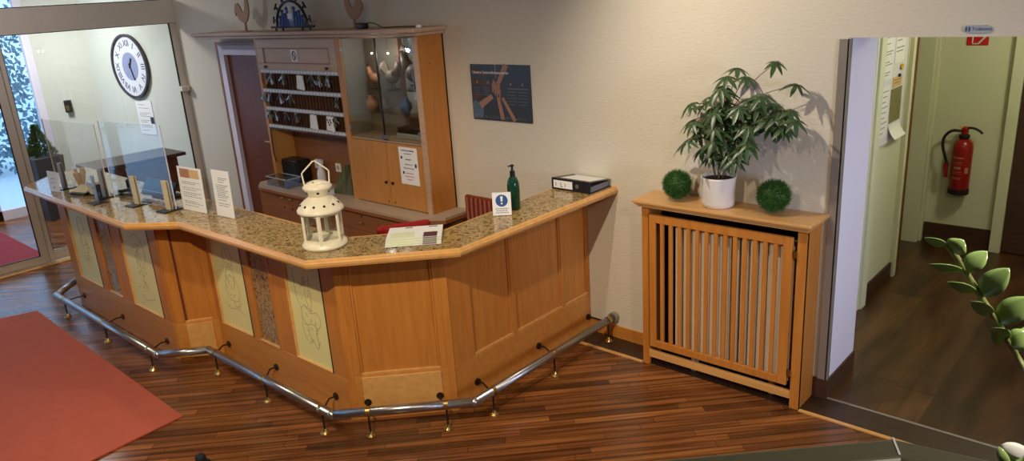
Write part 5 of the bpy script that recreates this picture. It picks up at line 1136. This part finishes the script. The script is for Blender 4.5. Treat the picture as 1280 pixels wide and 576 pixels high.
# notice board on the corridor's left wall (x = -1.6), y 5.45 .. 6.05
XW = -1.60
nb = thing('notice_board', 'pale notice board with pinned papers on corridor wall', 'notice board', (XW, 5.76, 1.6))
bm = B(); box(bm, XW, XW+0.008, 5.46, 6.06, 1.15, 2.15); obj('board', bm, 'clockface', nb)
obj('board_frame', bxs((XW, XW+0.014, 5.455, 5.47, 1.14, 2.15), (XW, XW+0.014, 6.05, 6.065, 1.14, 2.15), (XW, XW+0.014, 5.47, 6.05, 1.14, 1.155)), 'alu', nb)
def sheet(name, label, ya, yb, za, zb, mat, rows, ink='ink', k=0):
    t = thing(name, label, 'notice', (XW+0.009, (ya+yb)/2, (za+zb)/2))
    obj('paper', bxs((XW+0.0085, XW+0.011+0.001*k, ya, yb, za, zb)), mat, t)
    if rows:
        bm = B(); lines_on(bm, (XW+0.0112+0.001*k, ya, za), (0, 1, 0), (0, 0, 1), yb-ya, [(r*(zb-za), .1, .9-.15*(i % 3), 0.006) for i, r in enumerate(rows)], off=0.0004, seed=len(label)); obj('printing', bm, ink, t)
    return t
sheet('notice_sheet', 'long typed list sheet at the left of the corridor notice board', 5.50, 5.70, 1.60, 1.95, 'white', [.9, .82, .7, .55, .5, .35, .3, .15, .1])
sheet('notice_sheet', 'typed sheet with dark stamp at top right of corridor board', 5.74, 5.96, 1.70, 1.95, 'white', [.85, .7, .6, .4, .3], 'inkd')
sheet('city_map', 'olive printed map poster on the corridor notice board', 5.72, 5.97, 1.28, 1.52, 'map', None)
sheet('notice_sheet', 'tan sheet pinned directly above the olive map', 5.74, 5.94, 1.53, 1.60, 'tan', [.7, .4], 'ink', 1)
sheet('notice_sheet', 'narrow handwritten sheet left of the olive map', 5.50, 5.68, 1.20, 1.56, 'white', [.9, .8, .7, .6, .5, .4, .3, .2, .1])
t = thing('notice_sheet', 'curled white slip sticking out below the olive map', 'notice', (XW+0.02, 5.85, 1.20)); bm = B()
for k in range(6):
    a0, a1 = k/6, (k+1)/6; f2 = lambda a: (XW+0.012+0.05*a*a, 1.27-0.10*a)
    (xa, za), (xb, zb) = f2(a0), f2(a1); bm.faces.new([bm.verts.new(p) for p in ((xa, 5.72, za), (xa, 5.98, za), (xb, 5.98, zb), (xb, 5.72, zb))])
obj('paper', bm, 'white', t)
for (y, z, lab, mt) in ((5.84, 1.945, 'blue push pin near the top of the notice board', 'inkd'), (5.86, 1.605, 'dark blue push pin above the olive map', 'inkd'), (5.90, 1.66, 'yellow sticker dot on the notice board', 'yellow')):
    bm = B(); tube(bm, [(0, 0, 0), (0.012, 0, 0)], 0.012 if mt == 'inkd' else 0.02, 12); o = obj('push_pin', bm, mt, loc=(XW+0.012, y, z), local=True); tagp(o, lab, 'pin')

# ------------------------------------------------------------------ foreground planter with glossy plant
pl = thing('planter_bowl', 'grey-green octagonal planter rim in the lower right foreground', 'planter', (-0.01, 0.32, 1.45))
oc = [(-0.345, 0.456), (-0.154, 0.647), (0.02, 0.678), (0.17, 0.60), (0.25, 0.44), (0.25, 0.24), (0.12, 0.08), (-0.10, 0.03), (-0.30, 0.12), (-0.40, 0.28)][::-1]
_a = sum(oc[i-1][0]*oc[i][1]-oc[i][0]*oc[i-1][1] for i in range(len(oc)))
if _a < 0: oc = oc[::-1]
def ring_at(d, z): return [(p[0], p[1], z) for p in (offs(oc, d) if d else oc)]
bm = B(); rv = [[bm.verts.new(p) for p in ring_at(d, z)] for d, z in ((0.05, 1.451), (0.008, 1.93), (0, 1.938), (0, 1.948), (0.004, 1.952), (0.031, 1.952), (0.034, 1.948), (0.037, 1.80))]
nn_ = len(oc)
for a, b in zip(rv[:-1], rv[1:]):
    for k in range(nn_): bm.faces.new((a[k], a[(k+1) % nn_], b[(k+1) % nn_], b[k]))
bm.faces.new(rv[0][::-1]); obj('bowl', bm, 'planter', pl, bevel=0.004)
bm = B(); bm.faces.new([bm.verts.new(p) for p in ring_at(0.037, 1.84)]); obj('soil', bm, 'soil', pl)
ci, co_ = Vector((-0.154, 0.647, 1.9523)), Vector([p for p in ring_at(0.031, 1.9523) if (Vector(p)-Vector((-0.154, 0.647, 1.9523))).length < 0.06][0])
bm = B(); dd_ = co_-ci; obox(bm, (ci+co_)/2, dd_, dd_.cross(Z), Z, dd_.length/2-0.003, 0.0009, 0.0005); obj('corner_highlight', bm, 'signgrey', pl)  # pale strip laid on the rim as the corner's painted highlight
bm = B(); prism(bm, [(p[0], p[1]) for p in ring_at(0.03, 0)], 0.0, 1.45); obj('wall_plinth', bm, 'wall', kind='structure')
zz = thing('glossy_leaf_plant', 'bright green glossy-leaved plant stem arching into the right foreground', 'plant', (0.09, 0.50, 1.90))
k_ = 0.78
P3 = [CAM+ray(x, y)*(k_+0.0*i) for i, (x, y) in enumerate([(1183, 304), (1198, 325), (1212, 348), (1228, 374), (1246, 402), (1262, 430), (1285, 468)])]
stem_pts = [Vector((0.06, 0.52, 1.90)), Vector((0.03, 0.60, 1.93))]+P3[::-1]
obj('stem', tb(smoothpts(stem_pts, 4), 0.0032, 8), 'stemg', zz, smooth=True)
def zleaf(bpx, tpx, wpx, dz0=0.0, dz1=0.0, roll=0.4):
    b_ = CAM+ray(*bpx)*(k_+dz0); t_ = CAM+ray(*tpx)*(k_+dz1); d = t_-b_; L_ = d.length; view = (b_-CAM).normalized()
    s = d.cross(view).normalized(); nrm = s.cross(d).normalized(); s = (s*math.cos(roll)+nrm*math.sin(roll)).normalized(); up = d.normalized().cross(s)
    wv = wpx/F*k_; bm = B(); K = 10; rows = []
    for k in range(K+1):
        a = k/K; ww = wv/2*(math.sin(PI*a**0.9)**0.75 if 0 < a < 1 else 0.02); p = b_+d*a-view*0.004*math.sin(PI*a)
        rows.append([bm.verts.new(p+s*ww*q+up*(abs(q)*ww*0.35)) for q in (-1, -.5, 0, .5, 1)])
    for r0, r1 in zip(rows[:-1], rows[1:]):
        for q in range(4): bm.faces.new((r0[q], r0[q+1], r1[q+1], r1[q]))
    o = obj('leaf', bm, 'leafb', zz, smooth=True, recalc=False)
    so = o.modifiers.new('s', 'SOLIDIFY'); so.thickness = 0.0007
for a in (((1184, 306), (1155, 297), 12, 0, 0, .5), ((1190, 314), (1205, 300), 26, 0, -.01, .1), ((1186, 312), (1212, 302), 0, 0, 0, 0), ((1204, 337), (1161, 330), 12, 0, 0, .6), ((1205, 340), (1234, 314), 24, 0, -.01, .2), ((1221, 364), (1184, 352), 14, 0, 0, .5), ((1226, 370), (1262, 335), 30, 0, -.02, .2),
          ((1242, 392), (1213, 376), 18, 0, 0, .4), ((1247, 403), (1290, 372), 32, 0, -.02, .2), ((1260, 424), (1238, 410), 24, 0, 0, .3), ((1262, 432), (1292, 418), 30, 0, -.01, .2), ((1268, 440), (1290, 406), 20, 0.02, .02, .2)):
    if a[2]: zleaf(*a)
wf_ = thing('white_blossom', 'white petal with green leaves at the bottom right corner of the frame', 'flower', (0.02, 0.56, 1.90))
k_ = 0.72
def petal(bpx, tpx, wpx, mat, nm):
    global k_
    b_ = CAM+ray(*bpx)*k_; t_ = CAM+ray(*tpx)*k_; d = t_-b_; view = (b_-CAM).normalized(); s = d.cross(view).normalized(); bm = B(); rows = []
    for k in range(9):
        a = k/8; ww = wpx/F*k_/2*(math.sin(PI*a)**0.6 if 0 < a < 1 else 0.05); p = b_+d*a-view*0.006*math.sin(PI*a); rows.append([bm.verts.new(p+s*ww*q+view*abs(q)*ww*0.3) for q in (-1, -.5, 0, .5, 1)])
    for r0, r1 in zip(rows[:-1], rows[1:]):
        for q in range(4): bm.faces.new((r0[q], r0[q+1], r1[q+1], r1[q]))
    o = obj(nm, bm, mat, wf_, smooth=True, recalc=False); so = o.modifiers.new('s', 'SOLIDIFY'); so.thickness = 0.0007
petal((1290, 572), (1251, 556), 20, 'white', 'petal'); petal((1262, 590), (1248, 558), 12, 'leafb', 'leaf'); petal((1300, 585), (1262, 572), 22, 'leafb', 'leaf')
obj('stalk', tb([(0.02, 0.56, 1.90), (CAM+ray(1295, 585)*0.72)], 0.003, 6), 'stemg', wf_)
# dark object at the bottom edge
t = thing('bollard', 'small dark rounded post top at the bottom edge left of centre', 'post', (-3.72, 1.44, 0))
bm = B(); lathe(bm, [(0.05, 0.0), (0.05, 0.008), (0.03, 0.02), (0.028, 0.05), (0.022, 0.062), (0.004, 0.066)], n=24); obj('post_body', bm, 'blackm', t, local=True, smooth=False)
